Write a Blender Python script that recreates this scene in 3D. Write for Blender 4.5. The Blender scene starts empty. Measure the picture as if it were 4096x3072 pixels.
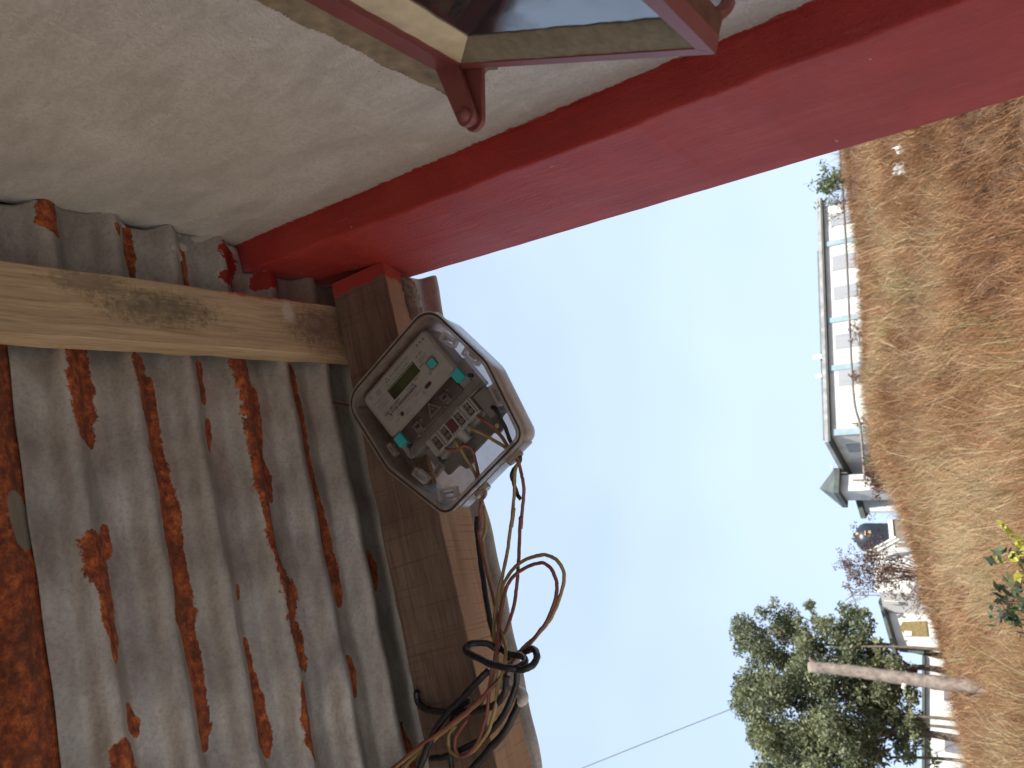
import bpy, bmesh, math, random
import numpy as np
from mathutils import Matrix, Vector

random.seed(7); rng = np.random.default_rng(11)
scene = bpy.context.scene
rad = math.radians

# ------------------------------------------------------------------ camera
F_PX, CX, CY = 2868.0, 2048.0, 1536.0          # focal length and centre in full-size photo pixels
def _n(v): v = np.array(v, float); return v / np.linalg.norm(v)
UP = _n((-3757, -564, -F_PX)); FW = np.array((2200, -86, -F_PX)); FW = _n(FW - UP * FW.dot(UP)); RT = np.cross(FW, UP)
ROT = np.array([RT, FW, UP])                    # camera axes -> world axes
EYE = np.array((0.0, 0.0, 1.5))
cam_d = bpy.data.cameras.new('camera'); cam = bpy.data.objects.new('camera', cam_d)
scene.collection.objects.link(cam)
m = Matrix(ROT.tolist()).to_4x4(); m.translation = Vector(EYE.tolist()); cam.matrix_world = m
cam_d.sensor_width = 36; cam_d.lens = 36 * F_PX / 4096
cam_d.clip_start = 0.02; cam_d.clip_end = 9000
cam_d.dof.use_dof = True; cam_d.dof.focus_distance = 1.0; cam_d.dof.aperture_fstop = 11.0
scene.camera = cam
# ------------------------------------------------------------------ sky, sun, exposure
SUN_EL, SUN_AZ = 50.0, 158.0                    # azimuth clockwise from +Y: behind the camera, to the right
world = bpy.data.worlds.new('World'); scene.world = world; world.use_nodes = True
wn, wl = world.node_tree.nodes, world.node_tree.links
bg = wn['Background']
sky = wn.new('ShaderNodeTexSky'); sky.sky_type = 'NISHITA'; sky.sun_disc = False
sky.sun_elevation = rad(SUN_EL); sky.sun_rotation = rad(SUN_AZ); sky.altitude = 900
sky.air_density = 1.0; sky.dust_density = 2.2; sky.ozone_density = 1.4
tc = wn.new('ShaderNodeTexCoord'); mp = wn.new('ShaderNodeMapping'); mp.inputs['Scale'].default_value = (1.5, 1.5, 2.6)
nz = wn.new('ShaderNodeTexNoise'); nz.inputs['Scale'].default_value = .9; nz.inputs['Detail'].default_value = 3; nz.inputs['Roughness'].default_value = .55
rp = wn.new('ShaderNodeValToRGB'); rp.color_ramp.elements[0].position = .40; rp.color_ramp.elements[1].position = .72
rp.color_ramp.elements[0].color = (.70, .70, .70, 1); rp.color_ramp.elements[1].color = (.94, .94, .94, 1)
mx = wn.new('ShaderNodeMix'); mx.data_type = 'RGBA'
mx.inputs[7].default_value = (3.25, 4.0, 5.2, 1)    # thin high cloud
wl.new(tc.outputs['Generated'], mp.inputs['Vector']); wl.new(mp.outputs['Vector'], nz.inputs['Vector'])
wl.new(nz.outputs['Fac'], rp.inputs['Fac']); wl.new(rp.outputs['Color'], mx.inputs[0])
wl.new(sky.outputs['Color'], mx.inputs[6]); wl.new(mx.outputs[2], bg.inputs['Color'])
bg.inputs['Strength'].default_value = 0.10
sun_d = bpy.data.lights.new('sun', 'SUN'); sun = bpy.data.objects.new('sun', sun_d); scene.collection.objects.link(sun)
sun_d.energy = 3.9; sun_d.angle = rad(.6); sun_d.color = (1, .94, .84)
sdir = Vector((math.sin(rad(SUN_AZ)) * math.cos(rad(SUN_EL)), math.cos(rad(SUN_AZ)) * math.cos(rad(SUN_EL)), math.sin(rad(SUN_EL))))
sun.rotation_euler = sdir.to_track_quat('Z', 'Y').to_euler()
scene.view_settings.view_transform = 'Standard'; scene.view_settings.look = 'None'
scene.view_settings.exposure = 1.30; scene.view_settings.gamma = 1
scene.cycles.transparent_max_bounces = 16; scene.cycles.max_bounces = 10

# ------------------------------------------------------------------ helpers
S = 0.353                                        # metres from the lens to the house wall
COL = scene.collection
def ray(px, py): return ROT @ _n((px - CX, -(py - CY), -F_PX))
def on_x(px, py, X): r = ray(px, py); return EYE + r * (X * S / r[0])
def on_y(px, py, Y): r = ray(px, py); return EYE + r * (Y * S / r[1])
def far(px, py, D): r = ray(px, py); return EYE + r * (D / math.hypot(r[0], r[1]))     # D metres away along the ground
def U(x, y, z): return np.array((x * S, y * S, z * S + EYE[2]))

def tag(o, label=None, cat=None, group=None, kind=None):
    if label: o['label'] = label
    if cat: o['category'] = cat
    if group: o['group'] = group
    if kind: o['kind'] = kind
    return o
def empty(name, loc=(0, 0, 0), label=None, cat=None, group=None):
    o = bpy.data.objects.new(name, None); o.empty_display_size = .1; COL.objects.link(o); o.location = loc
    return tag(o, label, cat, group)

class MB:
    def __init__(s): s.v = []; s.f = []
    def add(s, vs, fs):
        b = len(s.v); s.v += [tuple(map(float, p)) for p in vs]; s.f += [tuple(b + i for i in f) for f in fs]; return s
    def box(s, lo, hi, M=None):
        x0, y0, z0 = lo; x1, y1, z1 = hi
        vs = [(x0,y0,z0),(x1,y0,z0),(x1,y1,z0),(x0,y1,z0),(x0,y0,z1),(x1,y0,z1),(x1,y1,z1),(x0,y1,z1)]
        if M is not None: vs = [tuple(M @ Vector(p)) for p in vs]
        return s.add(vs, [(0,3,2,1),(4,5,6,7),(0,1,5,4),(1,2,6,5),(2,3,7,6),(3,0,4,7)])
    def hexa(s, vs): return s.add(vs, [(0,3,2,1),(4,5,6,7),(0,1,5,4),(1,2,6,5),(2,3,7,6),(3,0,4,7)])
    def prism(s, poly, z0, z1, top_scale=1.0):
        n = len(poly); c = np.mean(np.array(poly), 0)
        vs = [(x, y, z0) for x, y in poly] + [(c[0] + (x - c[0]) * top_scale, c[1] + (y - c[1]) * top_scale, z1) for x, y in poly]
        return s.add(vs, [tuple(range(n))[::-1], tuple(range(n, 2 * n))] + [(i, (i + 1) % n, n + (i + 1) % n, n + i) for i in range(n)])
    def ring(s, outer, inner, z0, z1):
        n = len(outer)
        vs = [(x, y, z0) for x, y in outer] + [(x, y, z0) for x, y in inner] + [(x, y, z1) for x, y in outer] + [(x, y, z1) for x, y in inner]
        fs = []
        for i in range(n):
            j = (i + 1) % n
            fs += [(i, j, 2*n+j, 2*n+i), (n+j, n+i, 3*n+i, 3*n+j), (2*n+i, 2*n+j, 3*n+j, 3*n+i), (n+i, n+j, j, i)]
        return s.add(vs, fs)
    def tube(s, pts, r, sides=8, cap=True):
        P = [np.array(p, float) for p in pts]; n = len(P)
        R = r if hasattr(r, '__len__') else [r] * n
        vs = []; prev = None
        for i in range(n):
            t = _n(P[min(i+1, n-1)] - P[max(i-1, 0)] + 1e-9)
            if prev is None:
                a = np.array((0, 0, 1.)) if abs(t[2]) < .9 else np.array((1., 0, 0)); u = _n(np.cross(t, a))
            else: u = _n(prev - t * prev.dot(t))
            prev = u; w = np.cross(t, u)
            for k in range(sides):
                a = 2 * math.pi * k / sides; vs.append(P[i] + R[i] * (math.cos(a) * u + math.sin(a) * w))
        fs = [(i*sides+k, i*sides+(k+1) % sides, (i+1)*sides+(k+1) % sides, (i+1)*sides+k) for i in range(n-1) for k in range(sides)]
        if cap: fs += [tuple(range(sides))[::-1], tuple(range((n-1)*sides, n*sides))]
        return s.add(vs, fs)
    def cyl(s, c, r, z0, z1, sides=16, r2=None):
        r2 = r if r2 is None else r2
        vs = [(c[0]+r*math.cos(2*math.pi*k/sides), c[1]+r*math.sin(2*math.pi*k/sides), z0) for k in range(sides)] + \
             [(c[0]+r2*math.cos(2*math.pi*k/sides), c[1]+r2*math.sin(2*math.pi*k/sides), z1) for k in range(sides)]
        return s.add(vs, [tuple(range(sides))[::-1], tuple(range(sides, 2*sides))] + [(k, (k+1) % sides, sides+(k+1) % sides, sides+k) for k in range(sides)])
    def build(s, name, mat, parent=None, smooth=False, bevel=0, M=None):
        me = bpy.data.meshes.new(name); me.from_pydata(s.v, [], s.f); me.update()
        bm = bmesh.new(); bm.from_mesh(me); bmesh.ops.recalc_face_normals(bm, faces=bm.faces); bm.to_mesh(me); bm.free()
        o = bpy.data.objects.new(name, me); COL.objects.link(o)
        if mat: me.materials.append(mat)
        if M is not None: o.matrix_world = M
        if parent is not None: o.parent = parent
        if smooth:
            for p in me.polygons: p.use_smooth = True
        if bevel:
            b = o.modifiers.new('bevel', 'BEVEL'); b.width = bevel; b.segments = 2; b.limit_method = 'ANGLE'; b.angle_limit = rad(40)
        return o

def spline(pts, per=8):
    P = [np.array(p, float) for p in pts]; P = [2*P[0]-P[1]] + P + [2*P[-1]-P[-2]]; out = []
    for i in range(1, len(P)-2):
        for k in range(per):
            t = k / per; a, b, c, d = P[i-1:i+3]
            out.append(.5*((2*b)+(c-a)*t+(2*a-5*b+4*c-d)*t*t+(3*b-a-3*c+d)*t**3))
    out.append(P[-2]); return out
def round_poly(pts, r, seg=6):
    out = []; n = len(pts); P = [np.array(p, float) for p in pts]
    for i in range(n):
        p, a, b = P[i], _n(P[i-1]-P[i]), _n(P[(i+1) % n]-P[i])
        rr = r[i] if hasattr(r, '__len__') else r
        th = math.acos(max(-1, min(1, a.dot(b)))); d = rr / math.tan(th / 2)
        c = p + _n(a + b) * rr / math.sin(th / 2); p0, p1 = p + a*d, p + b*d
        a0 = math.atan2(*(p0-c)[::-1]); a1 = math.atan2(*(p1-c)[::-1]); da = (a1-a0+math.pi) % (2*math.pi)-math.pi
        for k in range(seg+1): out.append((c[0]+rr*math.cos(a0+da*k/seg), c[1]+rr*math.sin(a0+da*k/seg)))
    return out
def offset_poly(pts, d):
    P = [np.array(p, float) for p in pts]; n = len(P); c = np.mean(P, 0); out = []
    for i in range(n):
        t = _n(P[(i+1) % n]-P[i-1]); nn = np.array((t[1], -t[0]))
        if nn.dot(P[i]-c) < 0: nn = -nn
        out.append(tuple(P[i]+nn*d))
    return out

# ------------------------------------------------------------------ materials
class NT:
    def __init__(s, name):
        s.m = bpy.data.materials.new(name); s.m.use_nodes = True
        s.n, s.l = s.m.node_tree.nodes, s.m.node_tree.links; s.b = s.n['Principled BSDF']; s.out = s.n['Material Output']
        s.tc = s.n.new('ShaderNodeTexCoord')
    def noise(s, scale, detail=4, rough=.55, stretch=None, coord='Object', dist=0):
        t = s.n.new('ShaderNodeTexNoise'); t.inputs['Scale'].default_value = scale; t.inputs['Detail'].default_value = detail
        t.inputs['Roughness'].default_value = rough; t.inputs['Distortion'].default_value = dist
        src = s.tc.outputs[coord]
        if stretch:
            mp = s.n.new('ShaderNodeMapping'); mp.inputs['Scale'].default_value = stretch; s.l.new(src, mp.inputs['Vector']); src = mp.outputs['Vector']
        s.l.new(src, t.inputs['Vector']); return t.outputs['Fac']
    def ramp(s, fac, stops):
        r = s.n.new('ShaderNodeValToRGB'); e = r.color_ramp.elements
        while len(e) < len(stops): e.new(.5)
        for i, (p, c) in enumerate(stops): e[i].position = p; e[i].color = (*c, 1) if len(c) == 3 else c
        s.l.new(fac, r.inputs['Fac']); return r.outputs['Color']
    def step(s, fac, a, b):
        r = s.n.new('ShaderNodeMapRange'); r.inputs['From Min'].default_value = a; r.inputs['From Max'].default_value = b
        r.clamp = True; s.l.new(fac, r.inputs['Value']); return r.outputs['Result']
    def math(s, op, a, b=None, c=None):
        x = s.n.new('ShaderNodeMath'); x.operation = op
        for i, v in enumerate((a, b, c)):
            if v is None: continue
            if isinstance(v, (int, float)): x.inputs[i].default_value = v
            else: s.l.new(v, x.inputs[i])
        return x.outputs[0]
    def mix(s, fac, a, b, mode='MIX'):
        x = s.n.new('ShaderNodeMix'); x.data_type = 'RGBA'; x.blend_type = mode
        for i, v in ((0, fac), (6, a), (7, b)):
            if isinstance(v, (int, float)): x.inputs[i].default_value = v
            elif isinstance(v, tuple): x.inputs[i].default_value = (*v, 1)
            else: s.l.new(v, x.inputs[i])
        return x.outputs[2]
    def attr(s, name):
        a = s.n.new('ShaderNodeAttribute'); a.attribute_name = name; return a.outputs['Fac']
    def xyz(s, coord='Object'):
        x = s.n.new('ShaderNodeSeparateXYZ'); s.l.new(s.tc.outputs[coord], x.inputs[0]); return x.outputs
    def col(s, c):
        if isinstance(c, tuple): s.b.inputs['Base Color'].default_value = (*c, 1)
        else: s.l.new(c, s.b.inputs['Base Color'])
        return s
    def rough(s, v):
        if isinstance(v, (int, float)): s.b.inputs['Roughness'].default_value = v
        else: s.l.new(v, s.b.inputs['Roughness'])
        return s
    def metal(s, v):
        if isinstance(v, (int, float)): s.b.inputs['Metallic'].default_value = v
        else: s.l.new(v, s.b.inputs['Metallic'])
        return s
    def bump(s, h, strength, dist=.002):
        b = s.n.new('ShaderNodeBump'); b.inputs['Strength'].default_value = strength; b.inputs['Distance'].default_value = dist
        s.l.new(h, b.inputs['Height']); s.l.new(b.outputs['Normal'], s.b.inputs['Normal']); return s

def simple(name, c, rough=.6, var=.12, scale=40, metal=0, bump=0):
    t = NT(name); f = t.noise(scale, 5)
    a = tuple(max(0, x * (1 - var)) for x in c); b = tuple(min(1, x * (1 + var)) for x in c)
    t.col(t.ramp(f, [(.3, a), (.7, b)])).rough(rough).metal(metal)
    if bump: t.bump(f, bump)
    return t.m

# plaster wall: off-white, grubby, brushed; red paint creeping over the corner
Y1 = 1.772 * S
def mat_plaster():
    t = NT('plaster'); X = t.xyz()
    big = t.noise(3.2, 6, .6); mid = t.noise(26, 5, .65, (1, 1, .35)); fine = t.noise(420, 3, .7); streak = t.noise(9, 5, .6, (1, 2.6, .8), dist=.6)
    c = t.ramp(mid, [(.25, (.52, .495, .46)), (.5, (.69, .665, .63)), (.75, (.76, .74, .71))])
    c = t.mix(t.math('MULTIPLY', t.step(big, .5, .75), .6), c, (.55, .515, .47)); c = t.mix(t.math('MULTIPLY', t.step(streak, .5, .75), .6), c, (.43, .405, .37))
    c = t.mix(t.math('MULTIPLY', t.step(t.noise(230, 6, .8), .44, .66), .55), c, (.42, .395, .365))
    pits = t.math('MULTIPLY', t.step(t.noise(85, 6, .8), .62, .70), t.step(t.noise(11, 3, .6), .45, .62)); c = t.mix(t.math('MULTIPLY', pits, .8), c, (.22, .19, .16))
    edge = t.math('ADD', X[1], t.math('MULTIPLY', t.math('SUBTRACT', t.noise(70, 5, .7), .5), .016))
    grime = t.math('MULTIPLY', t.step(edge, Y1 - .055, Y1 - .004), t.step(mid, .35, .6)); c = t.mix(t.math('MULTIPLY', grime, .55), c, (.34, .31, .28))
    c = t.mix(t.step(edge, Y1 - .004, Y1 - .003), c, (.36, .020, .019))
    brush = t.noise(70, 5, .65, (1, 1, .22), dist=1.2); c = t.mix(t.math('MULTIPLY', t.step(brush, .54, .70), .38), c, (.45, .42, .385)); c = t.mix(t.math('MULTIPLY', t.step(t.noise(48, 5, .7, (1, .3, 1.2), dist=.8), .57, .70), .4), c, (.82, .80, .77))
    h = t.math('ADD', t.math('MULTIPLY', fine, .7), t.math('ADD', t.math('MULTIPLY', mid, .22), t.math('MULTIPLY', brush, .5)))
    return t.col(c).rough(.85).bump(h, .9, .006).m
def mat_redpaint():
    t = NT('red_paint'); n1 = t.noise(9, 6, .65); n2 = t.noise(300, 5, .75); st = t.noise(26, 6, .7, (1, 1, .10)); st2 = t.noise(110, 4, .7, (1, 1, .16))
    c = t.ramp(n1, [(.3, (.33, .016, .013)), (.5, (.40, .025, .018)), (.7, (.46, .043, .030))]); c = t.mix(t.math('MULTIPLY', t.step(st, .52, .72), .55), c, (.28, .022, .022))
    c = t.mix(t.math('MULTIPLY', t.step(st2, .58, .76), .5), c, (.48, .075, .065)); c = t.mix(t.math('MULTIPLY', t.step(n2, .55, .75), .3), c, (.22, .02, .02))
    spk = t.step(t.noise(75, 3, .6), .735, .75); c = t.mix(spk, c, (.50, .38, .34))
    scuff = t.math('MULTIPLY', t.step(t.noise(48, 6, .8, (1, 1, .3)), .66, .74), t.step(t.noise(6, 3), .48, .62)); c = t.mix(t.math('MULTIPLY', scuff, .6), c, (.20, .05, .045))
    h = t.math('ADD', t.math('ADD', n2, t.math('MULTIPLY', st, 1.6)), t.math('MULTIPLY', st2, .8))
    return t.col(c).rough(t.math('ADD', .42, t.math('MULTIPLY', st, .3))).bump(h, .8, .004).m
def mat_sheet(all_rust=False):
    t = NT('rusted_sheet' if all_rust else 'galvanised_sheet')
    fine = t.noise(130, 6, .7); med = t.noise(28, 5, .65, (.5, 1, 1)); big = t.noise(5, 4, .6); cross = t.noise(60, 4, .6, (5, .5, .5))
    rust_c = t.ramp(t.noise(90, 6, .75), [(.30, (.045, .016, .010)), (.44, (.17, .036, .013)), (.56, (.36, .085, .022)), (.70, (.56, .20, .055))])
    rust_c = t.mix(t.math('MULTIPLY', t.step(t.noise(30, 6, .8), .48, .60), .75), rust_c, (.10, .030, .016))
    if all_rust:
        c = t.mix(t.math('MULTIPLY', t.step(big, .45, .65), .55), rust_c, (.05, .022, .015))
        g = t.math('ADD', t.attr('rust'), t.math('MULTIPLY', t.math('SUBTRACT', fine, .5), .5)); c = t.mix(t.step(g, .0, .12), c, (.20, .18, .14))
        return t.col(c).rough(.9).bump(fine, .5, .002).m
    zinc = t.ramp(med, [(.25, (.27, .25, .23)), (.5, (.43, .41, .385)), (.8, (.60, .58, .55))])
    zinc = t.mix(t.math('MULTIPLY', t.step(cross, .6, .8), .35), zinc, (.22, .205, .19)); zinc = t.mix(t.math('MULTIPLY', t.step(big, .5, .72), .5), zinc, (.36, .32, .27))
    zinc = t.mix(t.math('MULTIPLY', t.step(t.noise(210, 6, .8), .46, .66), .45), zinc, (.17, .165, .16)); zinc = t.mix(t.math('MULTIPLY', t.step(t.noise(9, 5, .7, (.35, 1, 1)), .54, .68), .5), zinc, (.24, .215, .185))
    stain = t.step(t.noise(16, 5, .7), .62, .74); zinc = t.mix(t.math('MULTIPLY', stain, .6), zinc, (.26, .20, .13))
    jag = t.math('ADD', t.math('MULTIPLY', t.math('SUBTRACT', t.noise(55, 7, .75), .5), 1.7), t.math('MULTIPLY', t.math('SUBTRACT', t.noise(16, 4, .6), .5), 1.3))
    g = t.math('ADD', t.attr('rust'), jag)
    halo = t.math('MULTIPLY', t.step(g, -.62, -.12), t.math('MULTIPLY', t.step(t.noise(140, 4, .7), .42, .6), .75))
    c = t.mix(halo, zinc, (.50, .45, .38)); rm = t.step(g, -.06, .06); c = t.mix(rm, c, rust_c)
    jag2 = t.math('MULTIPLY', t.math('SUBTRACT', t.noise(90, 6, .7), .5), 1.5)
    c = t.mix(t.step(t.math('ADD', t.attr('paint_white'), jag2), 0, .06), c, (.62, .58, .54))
    c = t.mix(t.step(t.math('ADD', t.attr('paint_red'), jag2), 0, .06), c, (.36, .035, .03))
    t.col(c).metal(t.math('MULTIPLY', t.math('SUBTRACT', 1.0, rm), .55)).rough(t.math('ADD', t.math('MULTIPLY', rm, .45), t.math('ADD', .34, t.math('MULTIPLY', med, .18))))
    return t.bump(t.math('ADD', fine, t.math('MULTIPLY', rm, .8)), .35, .0015).m
def mat_wood(name, dark, light, mould=None, paint_end=None, saw=True, under=None):
    t = NT(name); X = t.xyz()
    grain = t.noise(55, 6, .65, (.05, 1, 1), dist=.4); fib = t.noise(300, 4, .6, (.04, 1, 1)); blot = t.noise(7, 4, .6)
    c = t.ramp(grain, [(.28, dark), (.72, light)]); c = t.mix(t.math('MULTIPLY', t.step(fib, .48, .70), .6), c, tuple(x * .5 for x in dark)); c = t.mix(t.math('MULTIPLY', t.step(t.noise(160, 5, .7, (.10, 1, 1)), .52, .66), .35), c, tuple(min(1, x * 1.18) for x in light))
    c = t.mix(t.math('MULTIPLY', t.step(t.noise(24, 5, .75, (.4, 1, 1)), .60, .74), .55), c, tuple(x * .45 for x in dark))
    c = t.mix(t.math('MULTIPLY', t.step(blot, .52, .75), .45), c, tuple(x * .6 for x in dark))
    if under: c = t.mix(t.step(t.math('ADD', X[2], t.math('MULTIPLY', t.math('SUBTRACT', t.noise(120, 4), .5), .002)), .0018, .0008), c, t.ramp(grain, [(.28, under[0]), (.72, under[1])]))  # lighter bottom face: light from below put into the colour
    h = t.math('ADD', grain, fib)
    if saw:
        sw = t.noise(16, 3, .5, (22, .35, .35)); c = t.mix(t.math('MULTIPLY', t.step(sw, .56, .70), .5), c, tuple(x * .5 for x in dark)); h = t.math('ADD', h, sw)
    if mould:
        for (p, r, cc) in mould:
            vm = t.n.new('ShaderNodeVectorMath'); vm.operation = 'DISTANCE'; mp = t.n.new('ShaderNodeMapping')
            mp.inputs['Location'].default_value = tuple(-a * b for a, b in zip(p, (1/r[0], 1/r[1], 1/r[2]))); mp.inputs['Scale'].default_value = (1/r[0], 1/r[1], 1/r[2])
            t.l.new(t.tc.outputs['Object'], mp.inputs['Vector']); t.l.new(mp.outputs['Vector'], vm.inputs[0]); vm.inputs[1].default_value = (0, 0, 0)
            f = t.math('ADD', t.math('SUBTRACT', 1.0, vm.outputs['Value']), t.math('MULTIPLY', t.math('SUBTRACT', t.noise(110, 6, .75), .5), 2.4))
            c = t.mix(t.math('MULTIPLY', t.step(f, -.1, .55), t.math('ADD', .6, t.math('MULTIPLY', t.step(t.noise(60, 5, .7), .35, .65), .38))), c, cc)
    if paint_end is not None:
        axis, val, sgn, wob, pc = paint_end
        e = t.math('ADD', t.math('MULTIPLY', t.math('SUBTRACT', X[axis], val), sgn), t.math('MULTIPLY', t.math('SUBTRACT', t.noise(45, 5, .65), .5), wob))
        c = t.mix(t.step(e, 0, .0008), c, pc)
    crack = t.step(t.noise(38, 3, .5, (.03, 1, 1)), .735, .75); c = t.mix(t.math('MULTIPLY', crack, .85), c, (.012, .008, .006))
    return t.col(c).rough(.8).bump(h, .45, .0012).m
def mat_clear(name, tint, alpha_t, dirt):
    # thin moulded plastic: part see-through, part milky, with gloss
    t = NT(name)
    tr = t.n.new('ShaderNodeBsdfTransparent'); tr.inputs['Color'].default_value = (.93, .93, .93, 1)
    df = t.n.new('ShaderNodeBsdfDiffuse'); tl = t.n.new('ShaderNodeBsdfTranslucent'); gl = t.n.new('ShaderNodeBsdfGlossy'); gl.inputs['Roughness'].default_value = .16
    n = t.noise(45, 6, .7); cc = t.ramp(n, [(.3, tuple(x * .75 for x in tint)), (.7, tint)])
    t.l.new(cc, df.inputs['Color']); t.l.new(cc, tl.inputs['Color'])
    a = t.n.new('ShaderNodeMixShader'); a.inputs[0].default_value = .72; t.l.new(df.outputs[0], a.inputs[1]); t.l.new(tl.outputs[0], a.inputs[2])
    b = t.n.new('ShaderNodeMixShader'); f = t.math('ADD', t.math('MULTIPLY', t.step(t.noise(30, 6, .75), .45, .7), dirt), 1 - alpha_t)
    t.l.new(f, b.inputs[0]); t.l.new(tr.outputs[0], b.inputs[1]); t.l.new(a.outputs[0], b.inputs[2])
    fr = t.n.new('ShaderNodeFresnel'); fr.inputs['IOR'].default_value = 1.35
    c = t.n.new('ShaderNodeMixShader'); t.l.new(fr.outputs[0], c.inputs[0]); t.l.new(b.outputs[0], c.inputs[1]); t.l.new(gl.outputs[0], c.inputs[2])
    t.l.new(c.outputs[0], t.out.inputs['Surface']); return t.m
def mat_glass():
    t = NT('window_glass'); t.col((.02, .025, .03)).rough(.04); t.b.inputs['IOR'].default_value = 2.1
    t.b.inputs['Specular IOR Level'].default_value = .8
    t.rough(t.step(t.noise(20, 4), .3, 1.6)); return t.m
def mat_grass():
    t = NT('dry_grass'); a = t.attr('tone')
    c = t.ramp(a, [(0, (.055, .025, .012)), (.25, (.165, .070, .027)), (.5, (.275, .132, .054)), (.75, (.35, .20, .095)), (.93, (.50, .37, .235)), (.97, (.22, .22, .08)), (1, (.16, .18, .05))])
    t.col(c).rough(.7)
    tl = t.n.new('ShaderNodeBsdfTranslucent'); t.l.new(c, tl.inputs['Color']); ms = t.n.new('ShaderNodeMixShader'); ms.inputs[0].default_value = .3
    t.l.new(t.b.outputs[0], ms.inputs[1]); t.l.new(tl.outputs[0], ms.inputs[2]); t.l.new(ms.outputs[0], t.out.inputs['Surface']); return t.m
def mat_leaf(name, stops, trans=.35):
    t = NT(name); c = t.ramp(t.attr('tone'), stops); t.col(c).rough(.55)
    tl = t.n.new('ShaderNodeBsdfTranslucent'); t.l.new(c, tl.inputs['Color']); ms = t.n.new('ShaderNodeMixShader'); ms.inputs[0].default_value = trans
    t.l.new(t.b.outputs[0], ms.inputs[1]); t.l.new(tl.outputs[0], ms.inputs[2]); t.l.new(ms.outputs[0], t.out.inputs['Surface']); return t.m
def mat_earth():
    t = NT('hill_earth'); a = t.noise(.35, 6, .6); b = t.noise(6, 6, .7); d = t.noise(.9, 4)
    c = t.ramp(b, [(.25, (.035, .021, .012)), (.5, (.08, .045, .024)), (.75, (.15, .085, .043))]); c = t.mix(t.math('MULTIPLY', t.step(a, .45, .65), .5), c, (.14, .07, .033)); c = t.mix(t.math('MULTIPLY', t.step(d, .55, .7), .4), c, (.18, .125, .068))
    X = t.xyz(); rr = t.math('SQRT', t.math('ADD', t.math('MULTIPLY', X[0], X[0]), t.math('MULTIPLY', X[1], X[1])))
    bounce_yard = t.step(t.math('ADD', rr, t.math('MULTIPLY', t.noise(1.2, 4), 2.0)), 6.2, 4.6); c = t.mix(bounce_yard, c, (.52, .46, .385))  # unseen ground by the house, made pale to bounce light upward
    return t.col(c).rough(.95).bump(b, .8, .05).m

M_plaster, M_red, M_sheet, M_rustsheet = mat_plaster(), mat_redpaint(), mat_sheet(), mat_sheet(True)
M_tray = mat_clear('milky_plastic', (.78, .69, .61), .52, .24)
M_trayback = mat_clear('frosted_plastic', (.96, .955, .94), .55, .10)
M_clearpl = mat_clear('clear_plastic', (.55, .49, .46), .45, .2)
M_gasket = simple('gasket_rubber', (.035, .026, .022), .8, .3, 200)
M_case = simple('meter_case', (.20, .185, .172), .45, .12, 60)
M_label = simple('printed_label', (.25, .237, .222), .5, .10, 50)
M_print = simple('black_print', (.045, .035, .045), .6, .05)
M_print_soft = simple('faded_print', (.11, .095, .09), .6, .1)
M_lcd = simple('lcd_glass', (.030, .040, .018), .15, .4, 25)
M_lcd_dot = simple('lcd_dot', (.45, .47, .40), .5)
M_teal = simple('teal_seal', (.025, .33, .33), .35, .1)
M_smoke = simple('smoky_cover', (.060, .046, .044), .22, .45, 30)
M_terminal = simple('terminal_plastic', (.25, .24, .228), .5, .08)
M_terminal_d = simple('terminal_base', (.14, .13, .125), .55, .1)
M_slot = simple('dark_slot', (.02, .018, .018), .6)
M_screw = simple('screw_metal', (.24, .21, .175), .35, .15, 200, 1)
M_maroon = simple('maroon_plug', (.075, .018, .026), .45, .5, 300)
M_navy = simple('navy_rubber', (.012, .014, .03), .5)
M_rustwire = simple('rusty_iron', (.11, .038, .02), .85, .35, 150)
M_wire = {'red': simple('red_insulation', (.20, .070, .055), .42, .15), 'yellow': simple('yellow_insulation', (.27, .195, .080), .42, .15),
          'black': simple('black_insulation', (.014, .015, .020), .38, .2), 'maroon': simple('maroon_insulation', (.16, .035, .035), .45, .15), 'brown': simple('brown_insulation', (.17, .075, .05), .45, .15)}
M_frame = simple('red_oxide_paint', (.19, .050, .043), .5, .12, 30)
M_putty_cream = simple('cream_putty', (.50, .415, .28), .8, .15, 60, bump=.4)
M_putty_olive = simple('olive_putty', (.20, .165, .105), .85, .2, 120, bump=.6)
M_cement = simple('bare_cement', (.22, .175, .115), .9, .35, 60, bump=.6)
M_white = simple('white_plastic', (.6, .58, .54), .5)
M_glass = mat_glass(); M_earth = mat_earth(); M_grass = mat_grass()

# ================================================================== TERRAIN
CREST = [(3385, 640), (3400, 740), (3420, 870), (3432, 1000), (3443, 1150), (3452, 1300), (3456, 1400), (3463, 1500), (3476, 1600), (3492, 1740), (3516, 1830), (3556, 1930), (3590, 1990), (3632, 2123), (3660, 2244), (3690, 2350), (3735, 2490), (3768, 2590), (3800, 2700), (3830, 2800), (3850, 2950), (3872, 3060)]
_c = sorted((math.degrees(math.atan2(r[0], r[1])), math.degrees(math.atan2(r[2], math.hypot(r[0], r[1])))-.30) for r in (ray(x, y) for x, y in CREST))
AZ = np.array([-180, -60, -40, -30]+[a for a, _ in _c]+[26, 40, 80, 180.]); EL = np.array([0, 3, 5.3, 6.3]+[e for _, e in _c]+[8.5, 5, 0, 0])
RC = 33.0
def bumps(x, y):
    return (.16*np.sin(x*.9+1.3*np.sin(y*.5))*np.cos(y*.7+.6) + .10*np.sin(x*2.3+y*1.1) + .06*np.sin(y*3.1-x*1.7) + .03*np.sin(x*7+y*5))
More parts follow.
